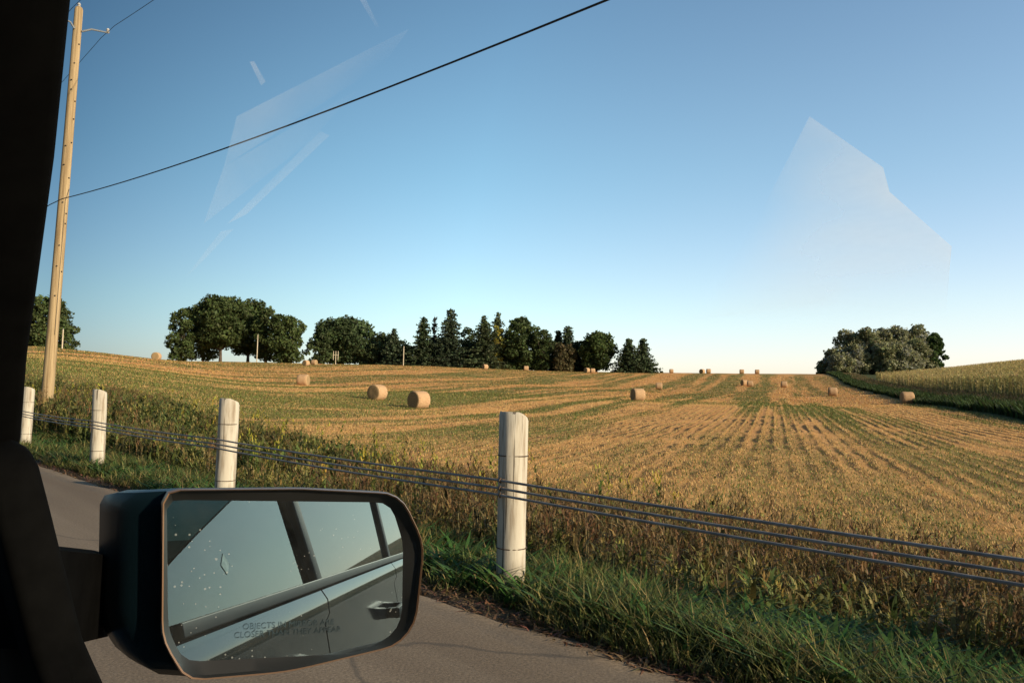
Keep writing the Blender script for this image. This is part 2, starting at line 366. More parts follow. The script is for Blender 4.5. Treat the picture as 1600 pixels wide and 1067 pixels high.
def verge_grass():
    parts = []
    # y-spread denser near the eye
    n = 95000; u = RNG.random(n); Y = .3 + 30*u**1.9; X = 3.40 + 1.9*RNG.random(n)**1.0
    cl = fbm(X*1.6, Y*1.6, 41); keep = (cl > .34+.2*RNG.random(n)) & (X > 3.40+.16*vnoise(Y*2.2, Y*0, 43))
    X, Y, cl = X[keep], Y[keep], cl[keep]; n = len(X)
    H = (.06+.22*RNG.random(n))*(.45+1.1*cl)*(.45+.55*sst(3.3, 3.75, X)); W = (.005+.006*RNG.random(n))*(1+.05*Y)
    c = jit((.105, .118, .036), n, .32); ye = RNG.random(n) < .18+.25*(cl < .45); c[ye] = jit((.30, .24, .09), int(ye.sum()), .2)
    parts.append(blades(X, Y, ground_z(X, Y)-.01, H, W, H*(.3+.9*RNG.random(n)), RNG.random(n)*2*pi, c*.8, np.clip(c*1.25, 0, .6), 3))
    # broad-leaved low weeds among the grass
    n = 2600; u = RNG.random(n); Y0 = .5+24*u**1.7; X0 = 3.6+1.9*RNG.random(n); k = 6
    X = np.repeat(X0, k)+RNG.normal(0, .02, n*k); Y = np.repeat(Y0, k)+RNG.normal(0, .02, n*k); H = .08+.22*RNG.random(n*k)
    c = jit((.06, .12, .03), n*k, .25)
    parts.append(blades(X, Y, ground_z(X, Y), H, .02+.025*RNG.random(n*k), H*1.1, RNG.random(n*k)*2*pi, c, c*1.1, 3))
    # dead leaf litter and straw along the asphalt edge
    n = 5000; Y = .5+20*RNG.random(n)**1.6; X = 3.3+.4*RNG.random(n); c = jit((.22, .13, .07), n, .35)
    parts.append(blades(X, Y, np.maximum(ground_z(X, Y), -.02)+.012, .01+.04*RNG.random(n), .008+.015*RNG.random(n), .04+.09*RNG.random(n), RNG.random(n)*2*pi, c, c, 2))
    V, Fq, c = merge(parts)
    tag(make("verge_grass", V, Fq, PM, col=c), "lush green roadside grass between asphalt edge and cable rail", "grass", kind='stuff')
verge_grass()

def stem_plants(n, X0, Y0, H0, stemc, leafc, headc, leaves=9, rng=RNG, leaf_len=.14, head=.5, wid=1.0):
    """upright weeds: a stem, leaves along it and a plumed head"""
    parts = []; Z0 = ground_z(X0, Y0); az = rng.random(n)*2*pi; lean = H0*(.05+.22*rng.random(n))
    sc = jit(stemc, n, .25, rng)
    parts.append(blades(X0, Y0, Z0, H0, np.full(n, .009)*wid, lean, az, sc, sc, 3))
    k = leaves; t = np.tile(np.linspace(.12, .95, k), n)+rng.normal(0, .04, n*k); t = np.clip(t, .03, 1)
    R_ = lambda a: np.repeat(a, k)
    lx = R_(X0)+np.cos(R_(az))*R_(lean)*t*t; ly = R_(Y0)+np.sin(R_(az))*R_(lean)*t*t; lz = R_(Z0)+R_(H0)*t*.95
    ll = leaf_len*(.5+rng.random(n*k))*(1.25-.7*t); lc = np.repeat(jit(leafc, n, .3, rng), k, 0)*(1+rng.normal(0, .18, (n*k, 1)))
    lc = np.clip(lc, .005, .7)
    parts.append(blades(lx, ly, lz, ll*(.2+.9*rng.random(n*k)), ll*.20*wid+.004, ll*(.6+.5*rng.random(n*k)), rng.random(n*k)*2*pi, lc, lc*1.1, 2))
    nh = int(n*head)
    if nh:
        kk = 12; idx = rng.permutation(n)[:nh]; R2 = lambda a: np.repeat(a[idx], kk)
        th = .80+.24*rng.random(nh*kk)
        hx = R2(X0)+np.cos(R2(az))*R2(lean)*th*th+rng.normal(0, .022, nh*kk); hy = R2(Y0)+np.sin(R2(az))*R2(lean)*th*th+rng.normal(0, .022, nh*kk)
        hc = np.repeat(jit(headc, nh, .25, rng), kk, 0)
        parts.append(blades(hx, hy, R2(Z0)+R2(H0)*th*.93, .03+.06*rng.random(nh*kk), np.full(nh*kk, .013)*wid, .02+.04*rng.random(nh*kk), rng.random(nh*kk)*2*pi, hc, hc*1.1, 2))
    return parts

def roadside_weeds():
    rng = np.random.default_rng(21); parts = []
    def scat(n, x0, x1, y0, y1, pw=1.5):
        Y = y0+(y1-y0)*rng.random(n)**pw; X = x0+(x1-x0)*rng.random(n); return X, Y
    # dry brown docks and seed stalks in the ditch
    X, Y = scat(6800, 4.8, 8.3, .2, 30); cl = fbm(X*.9, Y*.5, 51); k = (cl > .40) & (rng.random(len(X)) > .75*sst(6, 11, Y)); X, Y = X[k], Y[k]; n = len(X)
    parts += stem_plants(n, X, Y, (.42+.42*rng.random(n))*(.8+.5*cl[k])*(1+.1*sst(11, 18, Y)), (.19, .135, .06), (.155, .12, .045), (.19, .115, .05), 8, rng, .13, .7)
    # olive-green weeds
    X, Y = scat(5200, 4.9, 9.5, .2, 30); n = len(X); cl = fbm(X*.8, Y*.5, 52)
    parts += stem_plants(n, X, Y, (.28+.34*rng.random(n))*(.65+.7*cl)*(1+.25*sst(11, 18, Y)), (.13, .13, .038), (.135, .145, .04), (.30, .24, .08), 11, rng, .15, .4)
    # taller greener growth on the bank ahead
    X, Y = scat(4500, 5.2, 9.5, 13, 42, 1.0); n = len(X); cl = fbm(X*.4, Y*.4, 53)
    parts += stem_plants(n, X, Y, (.36+.40*rng.random(n))*(.6+.7*cl), (.12, .12, .04), (.10, .115, .034), (.26, .22, .07), 11, rng, .22, .35, 1.7)
    # goldenrod
    X, Y = scat(260, 5.6, 10, 6, 30, 1.2); cl = fbm(X*.6, Y*.6, 54); k = cl > .55; X, Y = X[k], Y[k]; X = np.concatenate([X, 5.3+rng.normal(0, .14, 9)]); Y = np.concatenate([Y, 7.7+rng.normal(0, .16, 9)]); n = len(X)
    parts += stem_plants(n, X, Y, .8+.35*rng.random(n), (.10, .12, .03), (.10, .13, .03), (.40, .34, .05), 12, rng, .13, 1.0, 1.4)
    # matted ground layer
    n = 60000; X, Y = scat(n, 5.0, 12.5, .2, 38); H = .06+.22*rng.random(n); c = jit((.15, .14, .045), n, .3, rng); b = rng.random(n) < .4; c[b] = jit((.22, .15, .065), int(b.sum()), .25, rng)
    parts.append(blades(X, Y, ground_z(X, Y), H, (.008+.008*rng.random(n))*(1+.04*Y), H*.8, rng.random(n)*2*pi, c*.8, c*1.1, 2))
    V, Fq, c = merge(parts)
    tag(make("roadside_weeds", V, Fq, PM, col=c), "tall brown and olive weeds in the ditch behind the cable rail", "weeds", kind='stuff')
roadside_weeds()

def stubble():
    rng = np.random.default_rng(31); parts = []
    n = 330000; r = 9+95*rng.random(n)**1.15; ph = radians(9)+radians(74)*rng.random(n); X = r*np.sin(ph); Y = r*np.cos(ph)
    p, q = pq(X, Y); g = greenness(X, Y)
    isg = rng.random(n) < g
    # straw stands in drilled rows
    rowed = ~isg; q2 = np.where(rowed, np.round(q/.62)*.62+rng.normal(0, .07, n)*(.5+(.3+1.6*sst(.4, .6, fbm(p/12, q/7, 66)))*(1-np.exp(-((p-50)/20)**2-((q+2)/11)**2))), q); X, Y = xy(p, q2)
    k = (X > 9.0+1.5*rng.random(n)) & (q2 < 16); X, Y, isg, r = X[k], Y[k], isg[k], r[k]; n = len(X)
    H = np.where(isg, .04+.10*rng.random(n), .05+.09*rng.random(n))*(.75+.5*sst(30, 70, r)); W = np.where(isg, .022, .012)*(1+r*.035)
    c = jit((.78, .47, .19), n, .13, rng); c[isg] = jit((.17, .185, .05), int(isg.sum()), .3, rng)
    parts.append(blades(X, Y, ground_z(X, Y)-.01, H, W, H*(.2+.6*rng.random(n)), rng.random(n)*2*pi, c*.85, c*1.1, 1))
    n = 150000; r = 92+150*rng.random(n)**.9; ph = radians(12)+radians(70)*rng.random(n); X = r*np.sin(ph); Y = r*np.cos(ph); p, q = pq(X, Y); g = greenness(X, Y)
    k = q < 16; X, Y, g, r = X[k], Y[k], g[k], r[k]; n = len(X); isg = rng.random(n) < g
    c = jit((.66, .385, .15), n, .25, rng); c[isg] = jit((.15, .165, .045), int(isg.sum()), .25, rng)
    parts.append(blades(X, Y, ground_z(X, Y)-.01, .07+.12*rng.random(n), .06+.0008*r, .05+.1*rng.random(n), rng.random(n)*2*pi, c*.85, c*1.1, 1))
    V, Fq, c = merge(parts)
    tag(make("stubble", V, Fq, PM, col=c), "short golden stubble with green regrowth covering the near field", "stubble", kind='stuff')
stubble()

def margin_and_corn():
    rng = np.random.default_rng(41)
    # weedy strip between stubble and corn: a dark hedge of weeds in front, paler grass behind
    parts = []
    def scat(n, p0, p1, q0, q1):
        P = p0+(p1-p0)*rng.random(n)**1.3; Q = q0+(q1-q0)*rng.random(n)
        Q = Q + (fbm(P/9, P*0, 61)-.5)*1.4
        return xy(P, Q)
    n = 52000; X, Y = scat(n, 36, 285, 16.4, 19.2); H = (.35+.75*rng.random(n))*(.55+.9*fbm(X/4, Y/4, 62)); c = jit((.05, .075, .022), n, .32, rng)
    parts.append(blades(X, Y, ground_z(X, Y), H, .10+.12*rng.random(n), H*.5, rng.random(n)*2*pi, c*.9, c*1.15, 2))
    n = 42000; X, Y = scat(n, 36, 285, 18.8, 23.6); H = (.25+.5*rng.random(n)); c = jit((.16, .125, .05), n, .3, rng); k = rng.random(n) < .22; c[k] = jit((.26, .15, .11), int(k.sum()), .2, rng)
    k = rng.random(n) < .3; c[k] = jit((.075, .10, .03), int(k.sum()), .25, rng)
    parts.append(blades(X, Y, ground_z(X, Y), H, .06+.08*rng.random(n), H*.5, rng.random(n)*2*pi, c*.9, c*1.1, 2))
    V, Fq, c = merge(parts)
    tag(make("margin_weeds", V, Fq, PM, col=c), "dark strip of weeds and rough grass along the corn field", "weeds", kind='stuff')
    # standing corn
    parts = []; Q, P = np.meshgrid(np.arange(24.2, 125, .95), np.arange(34, 222, .62)); P = P.ravel()+rng.normal(0, .15, P.size); Q = Q.ravel()+rng.normal(0, .05, Q.size)
    a = np.degrees(np.arctan2(*xy(P, Q)))-44.03; k = (a < 39) & (P < 215-(Q-22)*.25); P, Q = P[k], Q[k]; X, Y = xy(P, Q); n = len(X); Z0 = ground_z(X, Y)
    H = 1.85+.25*rng.random(n)+.3*fbm(X/10, Y/10, 63)
    dry = np.clip(fbm(P/20, Q/12, 64)*1.2+.12, 0, 1)[:, None]
    lc = jit((.22, .21, .065), n, .2, rng)*(1-dry)+jit((.52, .41, .17), n, .2, rng)*dry
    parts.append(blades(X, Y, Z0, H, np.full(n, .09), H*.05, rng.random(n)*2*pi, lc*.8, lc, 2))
    for j in range(5):
        t = .3+.13*j+rng.normal(0, .03, n)
        parts.append(blades(X, Y, Z0+H*t, np.full(n, .45), np.full(n, .13), .35+.3*rng.random(n), rng.random(n)*2*pi, lc*.9, lc*1.1, 2))
    tc = jit((.55, .42, .18), n, .18, rng)
    for j in range(3): parts.append(blades(X, Y, Z0+H*.93, .22+.14*rng.random(n), np.full(n, .07), .06+.12*rng.random(n), rng.random(n)*2*pi, tc, tc*1.1, 1))
    V, Fq, c = merge(parts)
    tag(make("corn_crop", V, Fq, PM, col=c), "ripening corn with tan tassels on the rise to the right", "corn", kind='stuff')
margin_and_corn()

# ------------------------------------------------------------------ trees
BARK = noise_mat("bark", (.05, .038, .028), (.13, .10, .075), (3, 3, .8), .9, 5)
LEAF = plant_mat("tree_leaves", .30, .6, .2)
def leafquads(Cn, size, rng, flat=.0):
    n = len(Cn); nn = rng.normal(0, 1, (n, 3)); nn[:, 2] += flat; nn /= np.linalg.norm(nn, axis=1)[:, None]
    t = np.cross(nn, rng.normal(0, 1, (n, 3))); t /= np.linalg.norm(t, axis=1)[:, None]; b = np.cross(nn, t)
    s = (size*(.6+.8*rng.random(n)))[:, None]
    a1 = s*(.5+.5*rng.random((n, 1))); a2 = s*(.35+.4*rng.random((n, 1)))
    V = np.stack([Cn-t*a1, Cn-b*a2+nn*s*.15, Cn+t*a1*(.7+.6*rng.random((n, 1))), Cn+b*a2-nn*s*.15*rng.random((n, 1))], 1).reshape(-1, 3)
    Fq = np.arange(4*n).reshape(n, 4); return V, Fq
def tree_root(name, px, depth, label, group, sink=0.0):
    x, y = spot(px, depth); z = gz(x, y)-sink
    r = empty(name, (x, y, z)); tag(r, label, "tree", group); return r, z
def broadleaf(px, ytop, halfw, depth, label, seed, base=(.060, .082, .028), low=.12, lobes=16, group="trees along the crest", dens=1.0, tall=1.0, flat=.62, trunk_show=1.0, name="broadleaf_tree", asym=0.0):
    rng = np.random.default_rng(seed); root, z0 = tree_root(name, px, depth, label, group)
    H = max(3.0, level(px, ytop, depth)-z0); W = halfw*depth/1200.0
    tr = MB(); rt_ = max(.12, H*.022); fork = H*(.22+.1*rng.random())
    tr.tube([(0, 0, -.4), (.0, 0, fork*.5), (rng.normal(0, .1), rng.normal(0, .1), fork)], [rt_*1.35, rt_, rt_*.85], 8)
    Ls = []; z0c, z1c = H*low, H; hc = (z1c-z0c)/2; zc0 = (z0c+z1c)/2; nl = int(lobes*1.7)
    for i in range(nl):
        t = (i+.5)/nl; zn = -.95+1.8*t; th = i*2.39996+rng.random()*.9
        env = sqrt(max(.06, 1-abs(zn)**2.4)) if zn > 0 else (1-.35*abs(zn)**2)
        lr = W*(.27+.15*rng.random()); rad = max(0, W*env-lr*.80)*(.62+.42*rng.random())
        if i % 4 == 0: rad *= .35
        lz = min(lr*flat*1.25, hc*.5); zz_ = zc0+zn*hc; zz_ = min(zz_, H-lz*(.85+.3*rng.random())); zz_ = max(zz_, z0c+lz*.7)
        c = np.array([cos(th)*rad+asym*W*(1-t), sin(th)*rad, zz_]); Ls.append((c, lr, rng.random(), lz/lr))
        tr.tube([(0, 0, fork*(.75+.2*rng.random())), tuple(c*np.array([.5, .5, .62])+np.array([0, 0, fork*.3])), tuple(c)], [rt_*.45, rt_*.25, rt_*.07], 5, cap=False)
    tr.build("trunk", BARK, root, True)
    Vs, Cs = [], []
    for c, lr, sh, fl in Ls:
        n = int(360*dens*(lr/2.2)**1.5); n = min(max(n, 150), 1100)
        d = rng.normal(0, 1, (n, 3)); d /= np.linalg.norm(d, axis=1)[:, None]
        bump = .58+.8*vnoise(np.arctan2(d[:, 1], d[:, 0])*2.2+sh*50, d[:, 2]*3+sh*30, seed)
        rr = lr*(.45+.55*rng.random(n)**.45)*bump
        P = c+d*rr[:, None]*np.array([1, 1, fl])
        P = P[P[:, 2] > H*low*(.7+.4*rng.random(len(P)))-.1]; n = len(P)
        Vs.append((P, jit(base, n, .20, rng)*1.25*(.72+.6*sh)))
    P = np.concatenate([a for a, _ in Vs]); c = np.concatenate([b for _, b in Vs])
    V, Fq = leafquads(P, (.30+.38*rng.random(len(P))**2)*(W/6)**.25*(1-.0*len(P)), rng, .3)
    make("crown", V, Fq, LEAF, root, col=np.repeat(np.clip(c, .008, .3), 4, 0))
    return root
def conifer(px, ytop, halfw, depth, label, seed, base=(.048, .066, .032), group="trees along the crest", low=.05, name="spruce_tree", bare=0.0):
    rng = np.random.default_rng(seed); root, z0 = tree_root(name, px, depth, label, group)
    H = max(3.0, level(px, ytop, depth)-z0); W = halfw*depth/1200.0
    tr = MB(); tr.tube([(0, 0, -.4), (0, 0, H*.5), (0, 0, H*.99)], [H*.018, H*.011, .03], 7)
    P, S, Cc = [], [], []
    z = H*low
    while z < H*.985:
        t = z/H; R_ = W*1.75*(1-t)**(.6+.4*vnoise(seed*.37, 3.1, 1))*(.60+.75*vnoise(z*.55, seed*3.3, 2))+.25; nb = int(5+7*(1-t))
        ph0 = rng.random()*7
        for b in range(nb):
            if rng.random() < bare: continue
            th = ph0+2*pi*b/nb+rng.normal(0, .2); Lb = R_*(.55+.6*rng.random()); ns = max(2, int(Lb/.38)); sh = .75+.5*rng.random()
            droop = .28+.2*rng.random()
            if b % 3 == 0: tr.tube([(0, 0, z), (cos(th)*Lb*.8, sin(th)*Lb*.8, z-Lb*droop*.6)], [.045, .012], 4, cap=False)
            for k in range(ns):
                u = (k+.6)/ns; r_ = Lb*u; wob = (1-u)*.35+.12
                for _ in range(2):
                    P.append((cos(th)*r_+rng.normal(0, wob), sin(th)*r_+rng.normal(0, wob), z-droop*r_+ .12*Lb*u*u*2 + rng.normal(0, .12)-.1)); S.append(.34+.22*(1-u)); Cc.append(sh)
        z += (.34+.12*rng.random())*max(.7, H/18)
    tr.build("trunk", BARK, root, True)
    P = np.array(P); n = len(P); V, Fq = leafquads(P, np.array(S)*1.15, rng, .9)
    c = jit(base, n, .2, rng)*1.3*np.array(Cc)[:, None]
    make("crown", V, Fq, LEAF, root, col=np.repeat(np.clip(c, .006, .3), 4, 0))
    return root

OAK = "trees in the clump on the left"; MID = "trees in the belt on the crest"; WOOD = "trees in the wood at the right"
broadleaf(66, 461, 40, 205, "open-crowned dark broadleaf tree alone on the crest behind the utility pole", 101, low=.10, lobes=15, group="trees along the crest", asym=.1, dens=1.25)
broadleaf(100, 500, 26, 207, "small drooping tree just beside the lone tree behind the utility pole", 102, low=.05, lobes=8, group="trees along the crest")
broadleaf(284, 478, 27, 250, "narrow dark tree at the sloping left edge of the left clump", 110, group=OAK, low=.06, lobes=13, asym=-.05, dens=1.2)
broadleaf(345, 463, 50, 255, "tallest and broadest spreading tree of the left clump with bare trunk showing", 111, group=OAK, low=.27, lobes=20, dens=1.3)
broadleaf(318, 505, 30, 262, "low dark tree filling the gap beneath the tallest tree of the left clump", 112, group=OAK, low=.12, lobes=10)
broadleaf(388, 467, 34, 262, "tall round tree directly right of the tallest tree in the left clump", 113, group=OAK, low=.16, lobes=15, dens=1.2)
broadleaf(416, 478, 27, 252, "dark tree directly behind the thin far pole in front of the left clump", 114, group=OAK, low=.06, lobes=13, dens=1.2)
broadleaf(447, 491, 32, 250, "bushy tree at the right end of the left clump reaching the ground", 115, group=OAK, low=.02, lobes=14, dens=1.3)
broadleaf(537, 497, 48, 262, "domed broadleaf tree standing alone between left clump and first spruce", 116, (.062, .09, .038), group=MID, low=.08, lobes=18, dens=1.25)
broadleaf(497, 530, 22, 255, "low shrubby tree under the left side of the domed tree", 117, (.062, .084, .034), group=MID, low=.0, lobes=8)
broadleaf(580, 541, 26, 258, "low shrubby tree under the right side of the domed tree", 118, (.062, .084, .034), group=MID, low=.0, lobes=8)
conifer(615, 512, 14, 252, "small pointed spruce standing first and leftmost in the middle belt", 120, (.054, .076, .042), group=MID)
broadleaf(637, 538, 20, 254, "rounded bush-like tree right beside the small first spruce", 121, group=MID, low=.0, lobes=9)
conifer(661, 493, 22, 250, "broad dark spruce standing left of the dead spire", 122, group=MID)
conifer(678, 491, 5, 256, "thin nearly bare spire between the broad spruce and the tallest spruce", 123, (.05, .045, .03), group=MID, bare=.55)
conifer(703, 481, 23, 250, "tallest spruce of the middle belt with a sharp top", 124, (.044, .06, .034), group=MID)
broadleaf(730, 509, 17, 258, "rounded leafy tree between the tallest spruce and the conifer beside it", 125, (.075, .1, .036), group=MID, low=.02, lobes=10)
conifer(756, 491, 24, 249, "full conifer standing in front, above the first far bale on the crest", 126, (.056, .072, .034), group=MID)
conifer(777, 487, 20, 260, "tall conifer rising behind the yellowing tree", 127, (.068, .086, .036), group=MID)
broadleaf(778, 505, 13, 251, "tree with yellowing leaves in the middle belt", 128, (.26, .21, .04), group=MID, low=.05, lobes=9)
broadleaf(815, 495, 30, 252, "tallest dense broadleaf tree in the middle belt with rounded top", 129, (.06, .085, .03), group=MID, low=.0, lobes=18, dens=1.4)
broadleaf(847, 512, 19, 250, "dense broadleaf tree on the right shoulder of the tallest broadleaf", 130, (.058, .08, .028), group=MID, low=.0, lobes=13, dens=1.3)
conifer(887, 507, 15, 256, "slim spruce with pointed top behind the brownish rounded tree", 131, group=MID)
conifer(873, 516, 11, 258, "shorter slim spruce beside the pointed one in the middle belt", 132, group=MID)
broadleaf(882, 536, 21, 249, "low brownish rounded tree in front of the two slim spruces", 133, (.085, .072, .034), group=MID, low=.0, lobes=12, dens=1.2)
broadleaf(933, 518, 31, 250, "round-headed broadleaf tree standing over the bales on the crest", 134, (.06, .086, .028), group=MID, low=.06, lobes=16, dens=1.4)
conifer(983, 529, 17, 246, "left one of the two spruces ending the middle belt", 135, group=MID)
conifer(1005, 527, 20, 247, "right one of the two spruces ending the middle belt, with ragged outline", 136, group=MID)
for i, (px, d) in enumerate([(603, 262), (690, 258), (742, 258), (795, 256), (862, 256), (908, 258)]):
    broadleaf(px, 522+(i*5) % 13, 36, d, ["low thicket tree behind the small first spruce", "low thicket tree filling below the tallest spruce", "low thicket tree behind the full conifer", "low thicket tree under the tall dense broadleaf",
              "low thicket tree behind the brownish rounded tree", "low thicket tree between the slim spruces and the round-headed tree"][i], 140+i, (.05, .066, .028), group=MID, low=.0, lobes=9, name="thicket_tree")
HAZE_PALE = (.25, .26, .13)  # leaf colour lightened to paint in the reflection haze over this wood
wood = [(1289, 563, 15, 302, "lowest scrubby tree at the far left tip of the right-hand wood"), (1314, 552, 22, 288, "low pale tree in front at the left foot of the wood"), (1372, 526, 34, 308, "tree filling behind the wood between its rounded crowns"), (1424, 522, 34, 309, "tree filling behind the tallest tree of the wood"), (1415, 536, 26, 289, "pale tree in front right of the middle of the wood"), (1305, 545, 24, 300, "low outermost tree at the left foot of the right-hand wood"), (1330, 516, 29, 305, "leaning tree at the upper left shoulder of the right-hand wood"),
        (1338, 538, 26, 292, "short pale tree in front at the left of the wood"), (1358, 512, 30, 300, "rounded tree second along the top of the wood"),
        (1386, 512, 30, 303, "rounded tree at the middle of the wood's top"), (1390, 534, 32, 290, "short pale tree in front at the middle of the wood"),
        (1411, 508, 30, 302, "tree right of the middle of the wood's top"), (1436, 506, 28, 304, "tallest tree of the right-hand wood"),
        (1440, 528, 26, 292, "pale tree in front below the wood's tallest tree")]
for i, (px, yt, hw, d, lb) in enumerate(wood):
    broadleaf(px, yt, hw, d, lb, 160+i, tuple(c*(.9+.2*((i*37) % 5)/4) for c in HAZE_PALE), group=WOOD, low=.0, lobes=14, dens=1.3)
broadleaf(1463, 517, 18, 292, "dark green tree at the right end of the wood above the corn", 175, (.052, .084, .026), group=WOOD, low=.0, lobes=18, dens=1.9)

# ------------------------------------------------------------------ round bales
def straw_mat(name, c1, c2):
    m = mat(name, c1, .9, spec=.15); tc = N(m, "ShaderNodeTexCoord"); mp = N(m, "ShaderNodeMapping"); mp.inputs["Scale"].default_value = (3, 14, 14); L(m, tc.outputs["Object"], mp.inputs[0])
    nz = N(m, "ShaderNodeTexNoise", Scale=1.5, Detail=6.0, Roughness=.7); L(m, mp.outputs[0], nz.inputs["Vector"])
    L(m, ramp(m, nz.outputs[0], [(.32, c2), (.62, c1)]), BS(m).inputs["Base Color"])
    bp = N(m, "ShaderNodeBump", Strength=.8, Distance=.04); L(m, nz.outputs[0], bp.inputs["Height"]); L(m, bp.outputs[0], BS(m).inputs["Normal"])
    return m
def straw_face_mat():
    m = mat("bale_end", (.3, .2, .09), .95, spec=.1); tc = N(m, "ShaderNodeTexCoord"); sp = N(m, "ShaderNodeSeparateXYZ"); L(m, tc.outputs["Object"], sp.inputs[0])
    v = N(m, "ShaderNodeCombineXYZ"); L(m, sp.outputs["Y"], v.inputs[0]); L(m, sp.outputs["Z"], v.inputs[1])
    wv = N(m, "ShaderNodeTexWave", wave_type='RINGS', rings_direction='Z', Scale=2.6, Distortion=2.5, Detail=3.0); L(m, v.outputs[0], wv.inputs["Vector"])
    wv.inputs["Detail Scale"].default_value = 2.0
    L(m, ramp(m, wv.outputs[0], [(.1, (.22, .145, .07)), (.8, (.40, .28, .15))]), BS(m).inputs["Base Color"])
    return m
STRAW = straw_mat("bale_straw", (.57, .375, .215), (.34, .205, .11)); ENDM = straw_face_mat()
def bale_mesh(seed):
    rng = np.random.default_rng(seed); R_, hw = .76, .66; nseg, rings = 36, [(-hw, .30), (-hw-.012, .62), (-hw+.015, .71), (-hw+.07, .755), (-.3, .765), (0, .76), (.3, .768), (hw-.07, .755), (hw-.015, .71), (hw+.012, .62), (hw, .30)]
    V = [(-hw+.01, 0, 0)]; 
    for x, r_ in rings:
        for k in range(nseg):
            th = 2*pi*k/nseg; rr = r_*(1+rng.normal(0, .008)); z = sin(th)*rr
            z = max(z, -.70)                                                    # sits flattened on the ground
            V.append((x+rng.normal(0, .008), cos(th)*rr, z))
    V.append((hw-.01, 0, 0)); Fc, mi = [], []
    for k in range(nseg): Fc.append((0, 1+(k+1) % nseg, 1+k)); mi.append(1)
    for i in range(len(rings)-1):
        for k in range(nseg):
            a = 1+i*nseg; k2 = (k+1) % nseg; Fc.append((a+k, a+k2, a+nseg+k2, a+nseg+k)); mi.append(1 if i < 2 or i > 7 else 0)
    b = 1+(len(rings)-1)*nseg; e = len(V)-1
    for k in range(nseg): Fc.append((b+k, b+(k+1) % nseg, e)); mi.append(1)
    # loose straw sticking out
    for _ in range(420):
        th = rng.random()*2*pi; x = rng.uniform(-hw, hw); p = np.array([x, cos(th)*.755, max(sin(th)*.755, -.68)]); d = np.array([rng.normal(0, .07), cos(th)*.05+rng.normal(0, .05), sin(th)*.05+rng.normal(0, .05)]); s = rng.normal(0, .006, 3)
        i = len(V); V += [tuple(p-s), tuple(p+s), tuple(p+d)]; Fc.append((i, i+1, i+2)); mi.append(0)
    return V, Fc, mi
_bales = []
def bale(px, depth, ang, label, scale=1.0, group="round straw bales lying on the field"):
    x, y = spot(px, depth)
    if len(_bales) < 4:
        V, Fc, mi = bale_mesh(300+len(_bales)); o = make("straw_bale", V, Fc, None, smooth=True, mi=mi, mats=[STRAW, ENDM]); _bales.append(o)
    else:
        o = _bales[len(label) % 4].copy(); C.objects.link(o)
    # ang: direction the round end faces, measured from 'towards the eye' to the left
    view = atan2(y, x)+pi; o.location = (x, y, gz(x, y)+.66*scale); o.rotation_euler = (0, 0, view-ang+pi); o.scale = (scale,)*3
    tag(o, label, "hay bale", group); return o
A = radians
bale(657, 64, A(48), "nearest straw bale with round end facing left, right of two larger bales")
bale(592, 73, A(38), "second nearest straw bale, tilted round end, up and left of the nearest bale")
bale(476, 100, A(-70), "straw bale seen side on, third from the front on the left slope")
bale(479, 196, A(40), "left one of the close pair of small bales high on the left slope")
bale(492, 208, A(-60), "right one of the close pair of small bales high on the left slope")
bale(245, 137, A(20), "bale peeking over the left hill crest beside the left tree clump", .95)
bale(759, 222, A(60), "small bale on the crest in front of the full conifer")
bale(823, 226, A(85), "small bale on the crest in front of the tallest broadleaf tree")
bale(927, 232, A(80), "right bale of the pair on the crest under the round-headed tree")
bale(918, 236, A(40), "left bale of the pair on the crest under the round-headed tree")
bale(998, 90, A(65), "large bale casting a long shadow in the middle of the field")
bale(1031, 164, A(88), "smaller bale just behind and right of the one casting a long shadow in mid field")
bale(1098, 246, A(30), "dark-ended bale at the skyline, left of its pale neighbour")
bale(1108, 250, A(80), "pale bale at the skyline touching the dark-ended bale")
bale(1160, 246, A(85), "left one of two bales standing out on the skyline right of centre")
bale(1184, 248, A(85), "right one of two bales standing out on the skyline right of centre")
bale(1173, 180, A(86), "pale front bale of the pair below the two skyline bales")
bale(1164, 186, A(60), "darker bale half hidden behind the pale bale below the two skyline bales")
bale(1226, 178, A(84), "single bale halfway up the right slope between pair and nearer bales")
bale(1302, 128, A(82), "bale left of the last bale on the right, on tan stubble")
bale(1418, 95, A(72), "large squarish-looking bale on the far right near the hedge strip")
bale(1050, 252, A(80), "tiny bale tipping over the skyline right of the two end spruces", .9)

